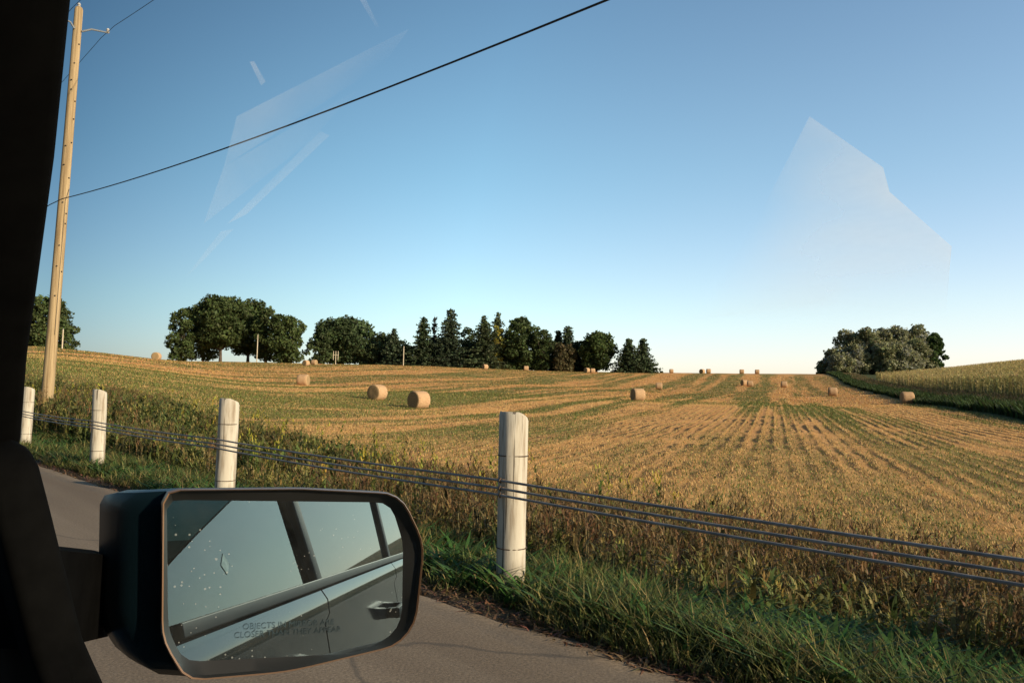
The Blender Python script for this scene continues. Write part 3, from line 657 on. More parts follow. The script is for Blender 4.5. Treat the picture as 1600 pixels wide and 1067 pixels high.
# ------------------------------------------------------------------ guide rail of posts and cables
def post_mat():
    m = noise_mat("whitewashed_wood", (.46, .41, .33), (.56, .51, .42), (6, 6, 1.2), .85, 6, .2, .4, lo=.35, hi=.6)
    tc = N(m, "ShaderNodeTexCoord"); mp = N(m, "ShaderNodeMapping"); mp.inputs["Scale"].default_value = (16, 16, 1.4); L(m, tc.outputs["Object"], mp.inputs[0])
    nz = N(m, "ShaderNodeTexNoise", Scale=1.0, Detail=6.0, Roughness=.65); L(m, mp.outputs[0], nz.inputs["Vector"])
    old = BS(m).inputs["Base Color"].links[0].from_socket
    c = mixc(m, ramp(m, nz.outputs[0], [(.50, (0, 0, 0)), (.66, (.9, .9, .9))]), old, (.25, .19, .13))
    sp = N(m, 'ShaderNodeSeparateXYZ'); L(m, tc.outputs['Object'], sp.inputs[0]); n5 = N(m, 'ShaderNodeTexNoise', Scale=7.0, Detail=5.0); L(m, tc.outputs['Object'], n5.inputs['Vector'])
    ad = N(m, 'ShaderNodeMath', operation='MULTIPLY_ADD'); L(m, n5.outputs[0], ad.inputs[0]); ad.inputs[1].default_value = .5; L(m, sp.outputs[2], ad.inputs[2])
    c = mixc(m, ramp(m, ad.outputs[0], [(.22, (.75, .75, .75)), (.55, (0, 0, 0))]), c, (.16, .13, .085))
    mk = N(m, 'ShaderNodeMapping'); mk.inputs['Scale'].default_value = (45, 45, 1.1); L(m, tc.outputs['Object'], mk.inputs[0]); nk = N(m, 'ShaderNodeTexNoise', Scale=1.0, Detail=3.0); L(m, mk.outputs[0], nk.inputs['Vector'])
    c = mixc(m, ramp(m, nk.outputs[0], [(.62, (0, 0, 0)), (.66, (.85, .85, .85))]), c, (.07, .055, .04))
    L(m, c, BS(m).inputs["Base Color"]); return m
PW = post_mat(); STEEL = noise_mat("galvanised_cable", (.15, .14, .135), (.29, .275, .265), (30, 8, 30), .5, 3, .5); STEEL.node_tree.nodes["Principled BSDF"].inputs["Metallic"].default_value = .2
IRON = mat("rusty_iron", (.10, .07, .05), .7, .5)
RX = 3.9; CAB = [.767, .712, .665]
def post(k):
    y = (1.0345+1.23*k)*3.9-.045; x = RX+.0; rng = random.Random(50+k); z0 = gz(x, y)
    lab = {0: "nearest and largest white wooden rail post, right of the car mirror", 1: "white wooden rail post rising right behind the car mirror", 2: "white wooden rail post between the mirror and the dark door pillar",
           3: "farthest visible white rail post, half hidden at the dark windscreen pillar"}.get(k, "white wooden rail post hidden along the road ahead")
    root = empty("rail_post", (x, y, z0)); tag(root, lab, "post", "wooden posts of the cable rail")
    mb = MB(); loops = []; n = 16; H = 1.25-z0 + rng.uniform(-.025, .025); R_ = .108
    tilt = (rng.uniform(-.01, .015), rng.uniform(-.015, .015))
    def loop(z, r_, slope=0.0):
        out = []
        for i in range(n):
            th = 2*pi*i/n; q = r_*(1+.045*sin(2*th+k*1.7+z*.8)+.03*sin(3*th+k+z*2)+.012*sin(7*th)); cx, cy = cos(th)*q, sin(th)*q
            out.append((cx+tilt[0]*z, cy+tilt[1]*z, z - slope*max(0, cx+.03)))
        return out
    for z in (-.3, 0, .2, .45, .7, .95): loops.append(loop(z, R_*(1+rng.uniform(-.015, .015))))
    loops += [loop(H-.02, R_, .42), loop(H, R_*.93, .42)]
    mb.loft(loops); mb.build("post", PW, root, True)
    br = MB()
    for c in CAB:
        zc = c-z0; br.box((-R_-.012+tilt[0]*zc, 0, zc), (.024, .06, .022), bev=.004); br.tube([(-R_-.026, -.012, zc-.018), (-R_-.042, -.012, zc+.0), (-R_-.026, -.012, zc+.018)], .006, 6)
    br.build("cable_clip", IRON, root)
    for zc in (.33, .98):
        nm = MB(); nm.tube([(cos(t)*R_*1.012+tilt[0]*zc, sin(t)*R_*1.012+tilt[1]*zc, zc) for t in [2*pi*i/20 for i in range(21)]], .004, 5)
        nm.build("wire_band", IRON, root)
for k in range(-1, 8):
    if k != -1: post(k)
for i, zc in enumerate(CAB):
    mb = MB(); pts = []
    for k in range(-3, 9):
        for t in np.linspace(0, 1, 8, endpoint=False):
            y = (1.0345+1.23*(k+t))*3.9; pts.append((RX-.135, y, zc-.018*4*t*(1-t)))
    mb.tube(pts, .009, 8); o = mb.build("guard_cable", STEEL, None, True)
    tag(o, ["uppermost of the three steel cables strung along the rail posts", "middle of the three steel cables strung along the rail posts", "lowest of the three steel cables strung along the rail posts"][i], "cable", "steel cables of the roadside rail")

# ------------------------------------------------------------------ utility pole and overhead wires
def pole_mat():
    m = noise_mat("weathered_pole", (.20, .135, .07), (.42, .31, .175), (14, 14, .5), .85, 7, .15, .5, lo=.34, hi=.58)
    return m
PWD = pole_mat(); DARK = mat("dark_fitting", (.02, .02, .02), .6); PORC = mat("porcelain", (.45, .43, .40), .25)
POLE = Vector((5.86, 25.4, gz(5.86, 25.4))); PTOP = Vector((6.08, 25.4, 12.62))
def pole_at(z): t = (z-POLE.z)/(PTOP.z-POLE.z); return POLE.lerp(PTOP, t)
def upole():
    root = empty("utility_pole", POLE); tag(root, "tall bare wooden utility pole standing in the weeds beside the car pillar", "utility pole")
    mb = MB(); d = PTOP-POLE
    mb.tube([d*(-.05), d*.25, d*.5, d*.75, d*.995, d], [.165, .152, .14, .127, .115, .09], 18); mb.build("pole_shaft", PWD, root, True)
    rng = random.Random(3)
    for i in range(17):
        t = .30+.64*(i+rng.uniform(-.4, .4))/17; th = -pi/2+rng.choice((-.55, .45, -.2))+rng.uniform(-.15, .15); r_ = .165-.052*t-.010; c = d*t+Vector((cos(th)*r_, sin(th)*r_, 0))
        kn = MB(); kn.tube([c, c+Vector((cos(th)*.03, sin(th)*.03, 0))], .021, 7); kn.build("step_bolt", DARK, root)
    ar = MB(); za = 12.02-POLE.z; c = d*(za/d.z)
    ar.tube([c+Vector((.1, -.1, -.14)), c+Vector((.35, -.14, 0)), c+Vector((.78, -.14, .05))], [.03, .03, .025], 8)
    ar.tube([c+Vector((-.1, -.1, -.12)), c+Vector((-.22, -.12, .03)), c+Vector((-.36, -.14, .05))], [.03, .028, .025], 8)
    ar.build("bracket_arm", mat("grey_steel", (.22, .24, .26), .5, .5), root, True)
    for o_ in (Vector((.80, -.14, .10)), Vector((-.38, -.14, .10)), Vector((0, 0, d.z-za+.06))):
        p = (c if o_.x else Vector((c.x*0+d.x, 0, c.z)))+o_; q = MB(); q.tube([p-Vector((0, 0, .07)), p-Vector((0, 0, .03)), p, p+Vector((0, 0, .03)), p+Vector((0, 0, .08))], [.02, .06, .03, .055, .025], 10); q.build("insulator", PORC, root, True)
    gw = MB(); gw.tube([d*(t)+Vector((.02+.0*t, -(.168-.05*t), 0)) for t in np.linspace(.2, .52, 6)]+[d*.55+Vector((.10, -.13, 0))], .008, 5); gw.build("ground_wire", DARK, root)
upole()
def wire(pts_fn, rad, label, n=80):
    mb = MB(); mb.tube([pts_fn(t) for t in np.linspace(0, 1, n)], rad, 6); tag(mb.build("overhead_wire", DARK, None, True), label, "wire", "overhead wires")
def span(a, b, sag): return lambda t: (a[0]+(b[0]-a[0])*t, a[1]+(b[1]-a[1])*t, a[2]+(b[2]-a[2])*t - 4*sag*t*(1-t))
def two(a, m_, b, s1, s2): 
    f1, f2 = span(a, m_, s1), span(m_, b, s2); return lambda t: f1(t*2) if t < .5 else f2(t*2-1)
wire(two((6.3, -27, 6.5), (5.72, 25.15, 6.62), (5.2, 76, 7.2), 1.22, .7), .0125, "thick low cable sweeping across the sky from the pole to upper right")
a_ = pole_at(12.02)
wire(two((7.0, -27, 11.6), (a_.x+.80, 25.26, 12.16), (6.3, 76, 12.2), 1.5, .9), .008, "thin wire resting on the right insulator of the utility pole")
wire(two((5.4, -27, 11.9), (a_.x-.38, 25.26, 12.20), (5.2, 76, 12.2), 1.0, .9), .008, "thin wire on the left insulator of the utility pole, beside the dark car pillar")

PALEW = noise_mat("pale_pole_wood", (.46, .38, .27), (.62, .54, .42), (6, 6, 1), .8)
def far_pole(px, ytop, depth, label, arm=False, rad=.16):
    x, y = spot(px, depth); z = gz(x, y); H = level(px, ytop, depth)-z; root = empty("far_pole", (x, y, z)); tag(root, label, "utility pole", "small far poles on the crest")
    mb = MB(); mb.tube([(0, 0, -.4), (0, 0, H*.6), (0, 0, H)], [rad, rad*.9, rad*.75], 10); mb.build("pole_shaft", PALEW, root, True)
    if arm == 'arm':
        mb = MB(); mb.box((0, -.1, H*.93), (1.5, .12, .14), Matrix.Rotation(.9, 3, 'Z'), bev=.01); mb.build("crossarm", PALEW, root)
    elif arm == 'cluster':
        mb = MB()
        for dx in (-.75, .0, .75): mb.tube([(dx*.75, -dx*.6, H*.35), (dx*.75, -dx*.6, H*1.02)], .10, 8)
        mb.box((0, 0, H*.72), (1.9, .12, .14), Matrix.Rotation(-.67, 3, 'Z'), bev=.01); mb.build("transformer_rack", PALEW, root)
    else:
        mb = MB(); mb.tube([(0, 0, H), (0, 0, H+.25)], [.05, .03], 8); mb.build("insulator", PORC, root)
far_pole(402, 523, 236, "taller pale far pole in front of the left tree clump")
far_pole(631, 541, 234, "pale far pole with crossarm between first spruce and broad spruce", 'arm')
far_pole(525, 549, 240, "short far pole with a clustered top below the domed tree", 'cluster', .13)
far_pole(97, 515, 134, "short pale pole just right of the tall utility pole on the crest", rad=.12)

# ------------------------------------------------------------------ the car we look out of
BLACK = noise_mat("black_trim", (.0022, .0022, .0022), (.0035, .0035, .0035), (40, 40, 40), .9, 3, .03)
def paint_mat():
    m = mat("dark_blue_paint", (.006, .018, .028), .07, .0, .30, .0)
    return m
PAINT = paint_mat(); RUBBER = mat("rubber", (.012, .012, .012), .6)
TK = .25
def side_x(z): return .17-TK*(z-1.17)                                   # the plane of the side windows
car = empty("car", (0, 0, 0)); tag(car, "dark car interior edge and side mirror framing the view at the left", "car")
# door and fender flank (outer skin), lofted along the car
def flank(y0, y1, name, mat_, n=10):
    prof = [(1.165, .172), (1.145, .186), (1.12, .190), (1.10, .182), (1.0, .200), (.85, .212), (.65, .208), (.45, .185), (.30, .150)]
    V, Fc = [], []; ys = np.linspace(y0, y1, n)
    for y in ys:
        for z, x in prof: V.append((x, y, z))
        for z, x in reversed(prof): V.append((x-.06, y, z))
    k = 2*len(prof); mb = MB(); mb.loft([V[i*k:(i+1)*k] for i in range(n)]); return mb.build(name, mat_, car, True)
fd = flank(.62, -.245, "front_door", PAINT); rd = flank(-.255, -1.28, "rear_door", PAINT); flank(-1.29, -2.7, "rear_panel", PAINT)
def handle(y, par):
    mb = MB(); mb.box((.222, y, 1.035), (.018, .20, .030), bev=.007); mb.box((.206, y+.082, 1.035), (.03, .03, .028), bev=.006); mb.box((.206, y-.082, 1.035), (.03, .03, .028), bev=.006); mb.build("door_handle", RUBBER, par, True)
handle(-.12, fd); handle(-1.12, rd)
# front fender and bonnet
mb = MB(); sec = []
for y, s, h in ((.63, 1.0, 1.06), (1.0, 1.0, 1.03), (1.5, .97, .98), (1.85, .92, .88), (1.98, .86, .62)):
    xr = -.75+.93*s; xl = -.75-.93*s
    sec.append([(xr, y, .35), (xr, y, h-.22), (xr-.05, y, h-.08), (xr-.22, y, h-.01), (-.75, y, h+.03), (xl+.22, y, h-.01), (xl+.05, y, h-.08), (xl, y, h-.22), (xl, y, .35)])
mb.loft(sec); mb.build("bonnet", PAINT, car, True)
# roof, left side, floor, dashboard: the dark shell round the eye
mb = MB(); rs = []
for y, zc in ((.34, 1.58), (.1, 1.66), (-.6, 1.70), (-1.6, 1.67), (-2.5, 1.55)):
    rs.append([(.04, y, zc-.035), (-.02, y, zc), (-.75, y, zc+.04), (-1.48, y, zc), (-1.54, y, zc-.035), (-1.48, y, zc-.05), (-.75, y, zc-.012), (-.02, y, zc-.05)])
mb.loft(rs); mb.build("roof", PAINT, car, True)
mb = MB(); mb.box((-1.66, -1.0, .74), (.06, 3.2, .88), bev=.02); mb.build("far_side", PAINT, car)
mb = MB(); mb.box((-.75, -1.0, .31), (1.75, 3.3, .05)); mb.box((-.75, -2.62, .65), (1.7, .05, .7)); mb.build("cabin_floor", BLACK, car)
mb = MB(); mb.box((-.75, .58, .93), (1.72, .42, .36), bev=.08); mb.build("dashboard", BLACK, car, True)
def win_pt(y, z, off=0.0): return (side_x(z)+off, y, z)
mb = MB(); mb.tube([win_pt(y+.026, z, -.009) for y, z in ((.60, 1.363), (.54, 1.408), (.478, 1.450), (.401, 1.501), (.336, 1.550), (.26, 1.606))], .0035, 8); mb.build('pillar_seal', mat('seal_rubber', (.006, .006, .007), .35, spec=.35), car, True)
# windscreen pillar with its inner trim, mirror sail panel, inside of the door top
def strip(poly, thick, name, mat_, off=0.0, bev=.006):
    bm = bmesh.new(); vs = [bm.verts.new(win_pt(y, z, off)) for y, z in poly]; fce = bm.faces.new(vs); bm.normal_update()
    r = bmesh.ops.extrude_face_region(bm, geom=[fce]); bmesh.ops.translate(bm, vec=Vector((-thick, 0, -thick*TK)), verts=[e for e in r['geom'] if isinstance(e, bmesh.types.BMVert)])
    bmesh.ops.recalc_face_normals(bm, faces=bm.faces)
    if bev: bmesh.ops.bevel(bm, geom=[e for e in bm.edges if e.calc_face_angle(0) > .5], offset=bev, segments=3, affect='EDGES', profile=.5)
    me = bpy.data.meshes.new(name); bm.to_mesh(me); bm.free(); me.materials.append(mat_); o = bpy.data.objects.new(name, me); C.objects.link(o); o.parent = car
    me.polygons.foreach_set("use_smooth", np.ones(len(me.polygons), bool)); me.set_sharp_from_angle(angle=radians(40)); return o
strip([(.615, 1.352), (.603, 1.359), (.535, 1.413), (.478, 1.450), (.401, 1.501), (.336, 1.550), (.25, 1.615), (.36, 1.64), (.46, 1.58), (.55, 1.52), (.64, 1.45), (.76, 1.35), (.80, 1.30)], .03, "pillar_trim", BLACK, 0.004)
strip([(.80, 1.30), (.60, 1.362), (.575, 1.360), (.562, 1.357), (.550, 1.349), (.546, 1.322), (.543, 1.290), (.537, 1.242), (.526, 1.232), (.509, 1.219), (.47, 1.19), (.44, 1.172), (.80, 1.172)], .028, "sail_panel", BLACK, 0.0)
strip([(.44, 1.172), (.44, 1.145), (-.245, 1.145), (-.245, 1.172)], .10, "door_sill_trim", BLACK, -.004)
strip([(.25, 1.612), (-.6, 1.655), (-1.3, 1.66), (-1.3, 1.70), (-.6, 1.70), (.2, 1.66)], .04, "window_rail", BLACK, 0.0)
strip([(-.235, 1.17), (-.285, 1.17), (-.12, 1.66), (-.07, 1.66)], .03, "centre_pillar", RUBBER, .003)
strip([(-1.25, 1.17), (-1.30, 1.17), (-1.36, 1.66), (-1.31, 1.66)], .03, "rear_pillar", RUBBER, .003)
strip([(.44, 1.185), (.44, 1.168), (-2.5, 1.168), (-2.5, 1.185)], .012, "belt_seal", RUBBER, .010, .002)
# glass
def rear_glass():
    m = bpy.data.materials.new("tinted_rear_glass"); m.use_nodes = True; t = m.node_tree; b = BS(m); b.inputs["Base Color"].default_value = (.01, .02, .02, 1); b.inputs["Roughness"].default_value = .02
    tr = N(m, "ShaderNodeBsdfTransparent"); tr.inputs[0].default_value = (.30, .42, .45, 1); ms = N(m, "ShaderNodeMixShader"); ms.inputs[0].default_value = .85
    L(m, b.outputs[0], ms.inputs[1]); L(m, tr.outputs[0], ms.inputs[2]); L(m, ms.outputs[0], t.nodes["Material Output"].inputs["Surface"])
    mb = MB(); mb.box((-.75, -2.60, 1.27), (1.5, .006, .58)); mb.build("tailgate_window", m, car)
rear_glass()
SEATM = noise_mat("seat_cloth", (.05, .055, .06), (.09, .095, .10), (60, 60, 60), .9)
def seat(x, y):
    mb = MB(); mb.box((x, y, .98), (.50, .16, .55), Matrix.Rotation(radians(-12), 3, 'X'), bev=.06); mb.box((x, y-.10, 1.34), (.27, .10, .17), Matrix.Rotation(radians(-8), 3, 'X'), bev=.04)
    for dx in (-.06, .06): mb.tube([(x+dx, y-.05, 1.2), (x+dx, y-.10, 1.3)], .007, 6)
    mb.build("seat_back", SEATM, car, True)
seat(-.33, -1.55); seat(-1.2, -1.55); seat(-1.2, -.45)
def clear_mat():
    m = bpy.data.materials.new("clear_window_glass"); m.use_nodes = True; t = m.node_tree; t.nodes.remove(t.nodes["Principled BSDF"])
    b = t.nodes.new("ShaderNodeBsdfTransparent"); b.inputs[0].default_value = (.97, .985, .98, 1); t.links.new(b.outputs[0], t.nodes["Material Output"].inputs["Surface"]); return m
win = strip([(.492, 1.2135), (.54, 1.24), (.60, 1.36), (.30, 1.585), (.24, 1.615), (-.075, 1.635), (-.150, 1.4135), (.015, 1.3535), (.13, 1.3235), (.30, 1.2735)], .004, "window_glass", clear_mat(), -.012, 0)
def glass_mat():
    m = bpy.data.materials.new("reflecting_glass"); m.use_nodes = True; t = m.node_tree; t.nodes.remove(t.nodes["Principled BSDF"])
    tr = N(m, "ShaderNodeBsdfTransparent"); tr.inputs[0].default_value = (.75, .85, .85, 1); g = N(m, "ShaderNodeBsdfGlossy"); g.inputs["Roughness"].default_value = .015; g.inputs[0].default_value = (.95, 1, 1, 1)
    fr = N(m, "ShaderNodeFresnel"); fr.inputs[0].default_value = 1.42; ms = N(m, "ShaderNodeMixShader"); L(m, fr.outputs[0], ms.inputs[0]); L(m, tr.outputs[0], ms.inputs[1]); L(m, g.outputs[0], ms.inputs[2])
    L(m, ms.outputs[0], t.nodes["Material Output"].inputs["Surface"]); return m
strip([(.43, 1.172), (.485, 1.202), (.49, 1.212), (.30, 1.272), (.13, 1.322), (.015, 1.352), (-.152, 1.412), (-.235, 1.172)], .004, "window_glass", glass_mat(), -.012, 0)
GL = mat("tinted_glass", (.010, .018, .020), .02, 0, .2)
for o_, n_ in (([(-.29, 1.175), (-1.245, 1.175), (-1.30, 1.65), (-.125, 1.65)], "rear_window"), ([(-1.31, 1.175), (-2.4, 1.175), (-2.2, 1.62), (-1.37, 1.65)], "quarter_window")):
    strip(o_, .006, n_, GL, -.008, 0)

# ---- the side mirror
MN = Vector((-.3628934, -.92744216, .09033953)).normalized(); MCn = Vector((.3270, .6044, 1.2365))
MU = (Vector((0, 0, 1))-MN*MN.z).normalized(); MR = MU.cross(MN).normalized()      # in-plane up and outboard axes
if MR.x < 0: MR = -MR
def mp(u, v, d=0.0): return MCn + MR*u + MU*v - MN*d                     # d = into the housing
def rounded(pts, r_, seg=6):
    """rounded polygon of 2-D points with a radius per corner"""
    out = []; n = len(pts)
    for i in range(n):
        p0, p1, p2 = Vector(pts[i-1]), Vector(pts[i]), Vector(pts[(i+1) % n]); a = (p0-p1).normalized(); b = (p2-p1).normalized()
        rr = r_[i]; ang = a.angle(b); t = rr/tan(ang/2); c = p1+(a+b).normalized()*(rr/sin(ang/2)); s, e = p1+a*t, p1+b*t
        a0 = atan2(s.y-c.y, s.x-c.x); a1 = atan2(e.y-c.y, e.x-c.x); da = (a1-a0+pi) % (2*pi)-pi
        for k in range(seg+1): out.append((c.x+cos(a0+da*k/seg)*rr, c.y+sin(a0+da*k/seg)*rr))
    return out
def to_uv(px, py):
    """point of the mirror plane on the sight line through a spot of the photograph (used once, to size the mirror)"""
    d = (fw*1200+rt*(px-800)-up*(py-533.5)); o_ = Vector((0, 0, EYE)); t = (MCn-o_).dot(MN)/d.dot(MN); q = o_+d*t-MCn; return (q.dot(MR), q.dot(MU))
RIM = rounded([to_uv(252, 764), to_uv(470, 762), to_uv(628, 770), to_uv(666, 850), to_uv(650, 1004), to_uv(450, 1052), to_uv(290, 1066), to_uv(250, 1000)], [.010, .12, .030, .05, .034, .25, .020, .05])
GLS = rounded([to_uv(260, 782), to_uv(616, 786), to_uv(636, 850), to_uv(634, 992), to_uv(560, 1026), to_uv(288, 1040), to_uv(262, 990)], [.007, .018, .04, .028, .05, .018, .05])
def resample(pts, n):
    P = [Vector(p) for p in pts]; P.append(P[0]); d = [0]
    for a, b in zip(P, P[1:]): d.append(d[-1]+(b-a).length)
    out = []
    for i in range(n):
        s = d[-1]*i/n; k = max(j for j in range(len(d)) if d[j] <= s+1e-9); k = min(k, len(P)-2); t = (s-d[k])/max(1e-9, d[k+1]-d[k]); out.append(tuple(P[k].lerp(P[k+1], t)))
    # start at the point nearest the upper left corner
    i0 = min(range(n), key=lambda i: out[i][0]*.7-out[i][1]); return out[i0:]+out[:i0]
NS = 72; RIM = resample(RIM, NS); GLS = resample(GLS, NS)
def ins(loop, k, cu=None):
    cx = sum(p[0] for p in loop)/len(loop); cy = sum(p[1] for p in loop)/len(loop); return [(cx+(p[0]-cx)*k, cy+(p[1]-cy)*k) for p in loop]
def l3(loop, d, sh=(0, 0)): return [mp(u+sh[0], v+sh[1], d) for u, v in loop]
HOUSE = mat("mirror_shell", (.006, .018, .026), .38, .0, .22, .1); BEZ = mat("mirror_bezel", (.010, .010, .010), .55)
RIMM = mat("rim_sun_glint", (.42, .24, .14), .32, .7, .6)  # warm bright colour paints in the sun's glint along the rim
mb = MB()
back = ins(RIM, .55)
mb.loft([l3(RIM, .004), l3(ins(RIM, 1.005), .014), l3(ins(RIM, 1.0), .035, (-.024, -.001)), l3(ins(RIM, .965), .06, (-.044, .001)), l3(ins(RIM, .91), .085, (-.061, .002)), l3(ins(RIM, .82), .105, (-.071, .003)), l3(ins(RIM, .68), .120, (-.076, .004)), l3(ins(RIM, .50), .130, (-.078, .004)), l3(ins(RIM, .25), .136, (-.078, .004))], cap0=False)
side = mb.build("side_mirror", HOUSE, car, True)
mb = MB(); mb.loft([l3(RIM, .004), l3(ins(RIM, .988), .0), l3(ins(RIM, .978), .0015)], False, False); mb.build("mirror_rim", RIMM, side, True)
mb = MB(); mb.loft([l3(ins(RIM, .978), .0015), l3(ins(RIM, .965), .007), l3([(a[0]*.0+b[0]*1.0, b[1]) for a, b in zip(RIM, GLS)], .014)], False, False); mb.build("mirror_bezel", BEZ, side, True)
def mirror_mat():
    m = bpy.data.materials.new("mirror_glass"); m.use_nodes = True; t = m.node_tree; b = BS(m)
    b.inputs["Metallic"].default_value = 1; b.inputs["Roughness"].default_value = .0; b.inputs["Base Color"].default_value = (.31, .41, .46, 1)
    geo = N(m, "ShaderNodeNewGeometry"); vo = N(m, "ShaderNodeTexVoronoi", Scale=190.0); L(m, geo.outputs["Position"], vo.inputs["Vector"])
    n1 = N(m, "ShaderNodeTexNoise", Scale=16.0, Detail=3.0); L(m, geo.outputs["Position"], n1.inputs["Vector"])
    th = N(m, "ShaderNodeMapRange"); L(m, n1.outputs[0], th.inputs[0]); th.inputs[1].default_value = .45; th.inputs[2].default_value = .7; th.inputs[3].default_value = .0; th.inputs[4].default_value = .22
    lt = N(m, "ShaderNodeMath", operation='LESS_THAN'); L(m, vo.outputs["Distance"], lt.inputs[0]); L(m, th.outputs[0], lt.inputs[1])
    n2 = N(m, "ShaderNodeTexNoise", Scale=25.0, Detail=6.0, Roughness=.7); L(m, geo.outputs["Position"], n2.inputs["Vector"])
    hz = N(m, "ShaderNodeMapRange"); L(m, n2.outputs[0], hz.inputs[0]); hz.inputs[1].default_value = .3; hz.inputs[2].default_value = .8; hz.inputs[3].default_value = .004; hz.inputs[4].default_value = .04
    mx = N(m, "ShaderNodeMath", operation='MAXIMUM'); sc = N(m, "ShaderNodeMath", operation='MULTIPLY'); L(m, lt.outputs[0], sc.inputs[0]); sc.inputs[1].default_value = .28; L(m, sc.outputs[0], mx.inputs[0]); L(m, hz.outputs[0], mx.inputs[1])
    d = N(m, "ShaderNodeBsdfDiffuse"); d.inputs[0].default_value = (.5, .52, .5, 1); ms = N(m, "ShaderNodeMixShader"); L(m, mx.outputs[0], ms.inputs[0]); L(m, b.outputs[0], ms.inputs[1]); L(m, d.outputs[0], ms.inputs[2])
    L(m, ms.outputs[0], t.nodes["Material Output"].inputs["Surface"]); return m
mb = MB(); mb.loft([l3(ins(GLS, 1.01), .014), l3(ins(GLS, 1.01), .017)], True, True); mb.build("mirror_glass", mirror_mat(), side)
# stalk from the door corner to the shell
def wr(y, z, off): return Vector(win_pt(y, z, off))
mb = MB()
def sec4(c, a, b): return [c+a+b, c+a*.3+b*1.08, c-a*.3+b*1.08, c-a+b, c-a-b, c-a*.3-b*1.08, c+a*.3-b*1.08, c+a-b]
ax = Vector((-.02, .04, 0)); 
mb.loft([sec4(Vector((.112, .60, 1.262)), ax*.7, Vector((0, 0, .032))), sec4(Vector((.165, .68, 1.236)), ax*.7, Vector((0, 0, .034))), sec4(Vector((.222, .79, 1.206)), ax*.7, Vector((0, 0, .036)))])
mb.build("mirror_arm", BLACK, side, True)
fc = bpy.data.curves.new("warning_lettering", 'FONT'); fc.body = "OBJECTS IN MIRROR ARE\nCLOSER THAN THEY APPEAR"; fc.align_x = 'CENTER'; fc.size = .0068; fc.space_line = .95; fc.extrude = .0001
tmp = bpy.data.objects.new('lettering_source', fc); C.objects.link(tmp); bpy.context.view_layer.update(); lm = bpy.data.meshes.new_from_object(tmp.evaluated_get(bpy.context.evaluated_depsgraph_get())); lm.materials.clear(); bpy.data.objects.remove(tmp)
lo = bpy.data.objects.new('warning_lettering', lm); C.objects.link(lo); lo.parent = side
u_, v_ = to_uv(455, 984); rm = Matrix((MR, MU, MN)).transposed().to_4x4(); lo.matrix_world = Matrix.Translation(mp(u_, v_, .0131)) @ rm @ Matrix.Rotation(radians(-2), 4, 'Z')
lm.materials.append(mat("etched_lettering", (.25, .335, .38), .10, 1.0))

# ---- inside of the window: cabin reflections painted as pale sheets, and a sticker
def painted_reflection_mat(name, amt, u_dir=None):
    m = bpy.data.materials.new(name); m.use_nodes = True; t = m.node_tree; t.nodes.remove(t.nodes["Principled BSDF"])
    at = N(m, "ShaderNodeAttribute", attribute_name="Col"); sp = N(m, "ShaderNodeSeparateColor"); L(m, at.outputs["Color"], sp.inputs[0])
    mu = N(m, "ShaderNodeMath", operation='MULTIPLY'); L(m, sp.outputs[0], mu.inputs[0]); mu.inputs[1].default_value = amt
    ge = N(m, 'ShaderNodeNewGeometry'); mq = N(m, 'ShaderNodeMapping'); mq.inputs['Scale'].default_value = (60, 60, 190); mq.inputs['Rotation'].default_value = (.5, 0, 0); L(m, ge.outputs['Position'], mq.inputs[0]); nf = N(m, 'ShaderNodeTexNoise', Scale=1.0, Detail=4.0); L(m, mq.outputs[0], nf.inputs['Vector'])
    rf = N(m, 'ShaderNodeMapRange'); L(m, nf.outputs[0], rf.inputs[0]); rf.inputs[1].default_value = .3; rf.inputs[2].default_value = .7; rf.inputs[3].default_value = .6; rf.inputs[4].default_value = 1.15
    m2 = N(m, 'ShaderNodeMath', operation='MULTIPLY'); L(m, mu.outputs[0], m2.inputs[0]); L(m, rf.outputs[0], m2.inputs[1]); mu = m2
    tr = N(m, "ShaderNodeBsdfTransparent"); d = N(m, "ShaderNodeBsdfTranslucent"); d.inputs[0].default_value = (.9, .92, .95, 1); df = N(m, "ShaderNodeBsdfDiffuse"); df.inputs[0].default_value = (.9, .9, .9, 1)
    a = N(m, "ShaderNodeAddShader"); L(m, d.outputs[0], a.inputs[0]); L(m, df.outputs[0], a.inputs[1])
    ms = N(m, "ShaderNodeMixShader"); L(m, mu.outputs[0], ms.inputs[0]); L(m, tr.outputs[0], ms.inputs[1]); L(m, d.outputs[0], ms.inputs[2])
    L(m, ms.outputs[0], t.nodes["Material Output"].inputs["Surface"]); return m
REFLECTION = painted_reflection_mat("painted_reflection", 1.0)  # translucent sheet colour standing in for reflections in the pane
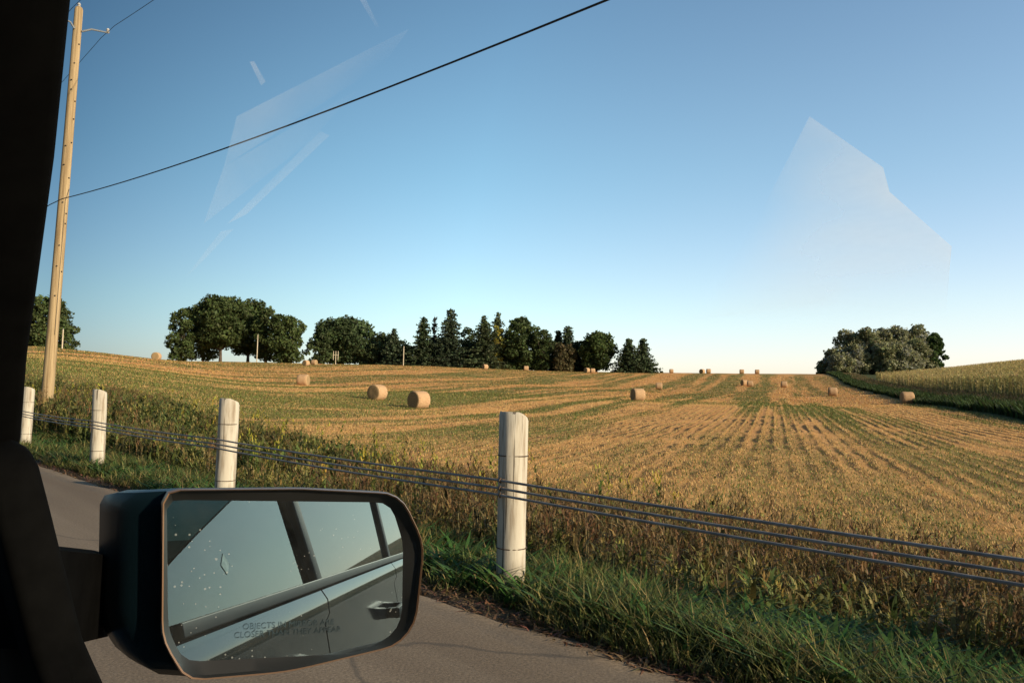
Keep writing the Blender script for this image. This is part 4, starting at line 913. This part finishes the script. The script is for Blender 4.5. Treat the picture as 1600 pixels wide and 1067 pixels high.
def pane_pt(px, py, off=-.018):
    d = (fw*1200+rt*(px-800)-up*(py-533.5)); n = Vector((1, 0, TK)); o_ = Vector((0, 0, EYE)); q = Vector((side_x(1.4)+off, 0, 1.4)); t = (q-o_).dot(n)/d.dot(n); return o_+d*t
def add_reflection(quads):
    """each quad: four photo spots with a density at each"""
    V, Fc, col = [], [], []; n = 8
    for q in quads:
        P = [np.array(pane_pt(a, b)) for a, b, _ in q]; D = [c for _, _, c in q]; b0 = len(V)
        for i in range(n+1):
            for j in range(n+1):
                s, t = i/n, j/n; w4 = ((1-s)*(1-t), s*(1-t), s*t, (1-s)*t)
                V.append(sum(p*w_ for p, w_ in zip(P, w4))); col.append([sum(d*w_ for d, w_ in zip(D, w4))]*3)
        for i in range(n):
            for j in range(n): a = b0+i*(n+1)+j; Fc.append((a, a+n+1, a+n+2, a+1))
    o = make("painted_reflection_patch", np.array(V), np.array(Fc), REFLECTION, win, col=np.array(col)); return o
add_reflection([[(1265, 182, .25), (1380, 262, .45), (1390, 300, .55), (1190, 330, 0)], [(1390, 300, .55), (1487, 385, .6), (1478, 490, .0), (1290, 470, .3)], [(1390, 300, .55), (1290, 470, .3), (1080, 500, .0), (1190, 330, 0)], [(1290, 470, .3), (1478, 490, 0), (1400, 503, 0), (1080, 500, 0)]])  # bright blotch reflected at the right, painted on a sheet
add_reflection([[(370, 182, .17), (640, 45, .05), (600, 100, 0), (350, 260, .12)], [(350, 260, .12), (560, 140, .01), (480, 225, .03), (318, 350, .12)],
      [(500, 205, .06), (515, 212, .12), (385, 335, .20), (355, 350, .18)], [(345, 362, .18), (365, 358, .18), (300, 425, .10), (290, 432, .05)], [(390, 97, .2), (397, 96, .2), (415, 128, .24), (408, 134, .2)], [(562, 0, .18), (572, 0, .18), (592, 42, .04), (588, 44, .02)]])  # faint reflected polygons and streaks at the left, painted likewise
# small pale diamond sticker low on the window, seen only in the mirror
mb = MB(); cx, cz = .21, 1.235
mb.loft([[win_pt(cx+a, cz+b, off) for a, b in ((.016, 0), (0, .014), (-.016, 0), (0, -.014))] for off in (-.0118, -.0112)]); mb.build("window_sticker", noise_mat("sticker", (.5, .6, .5), (.25, .35, .28), (120, 120, 120), .5), win)
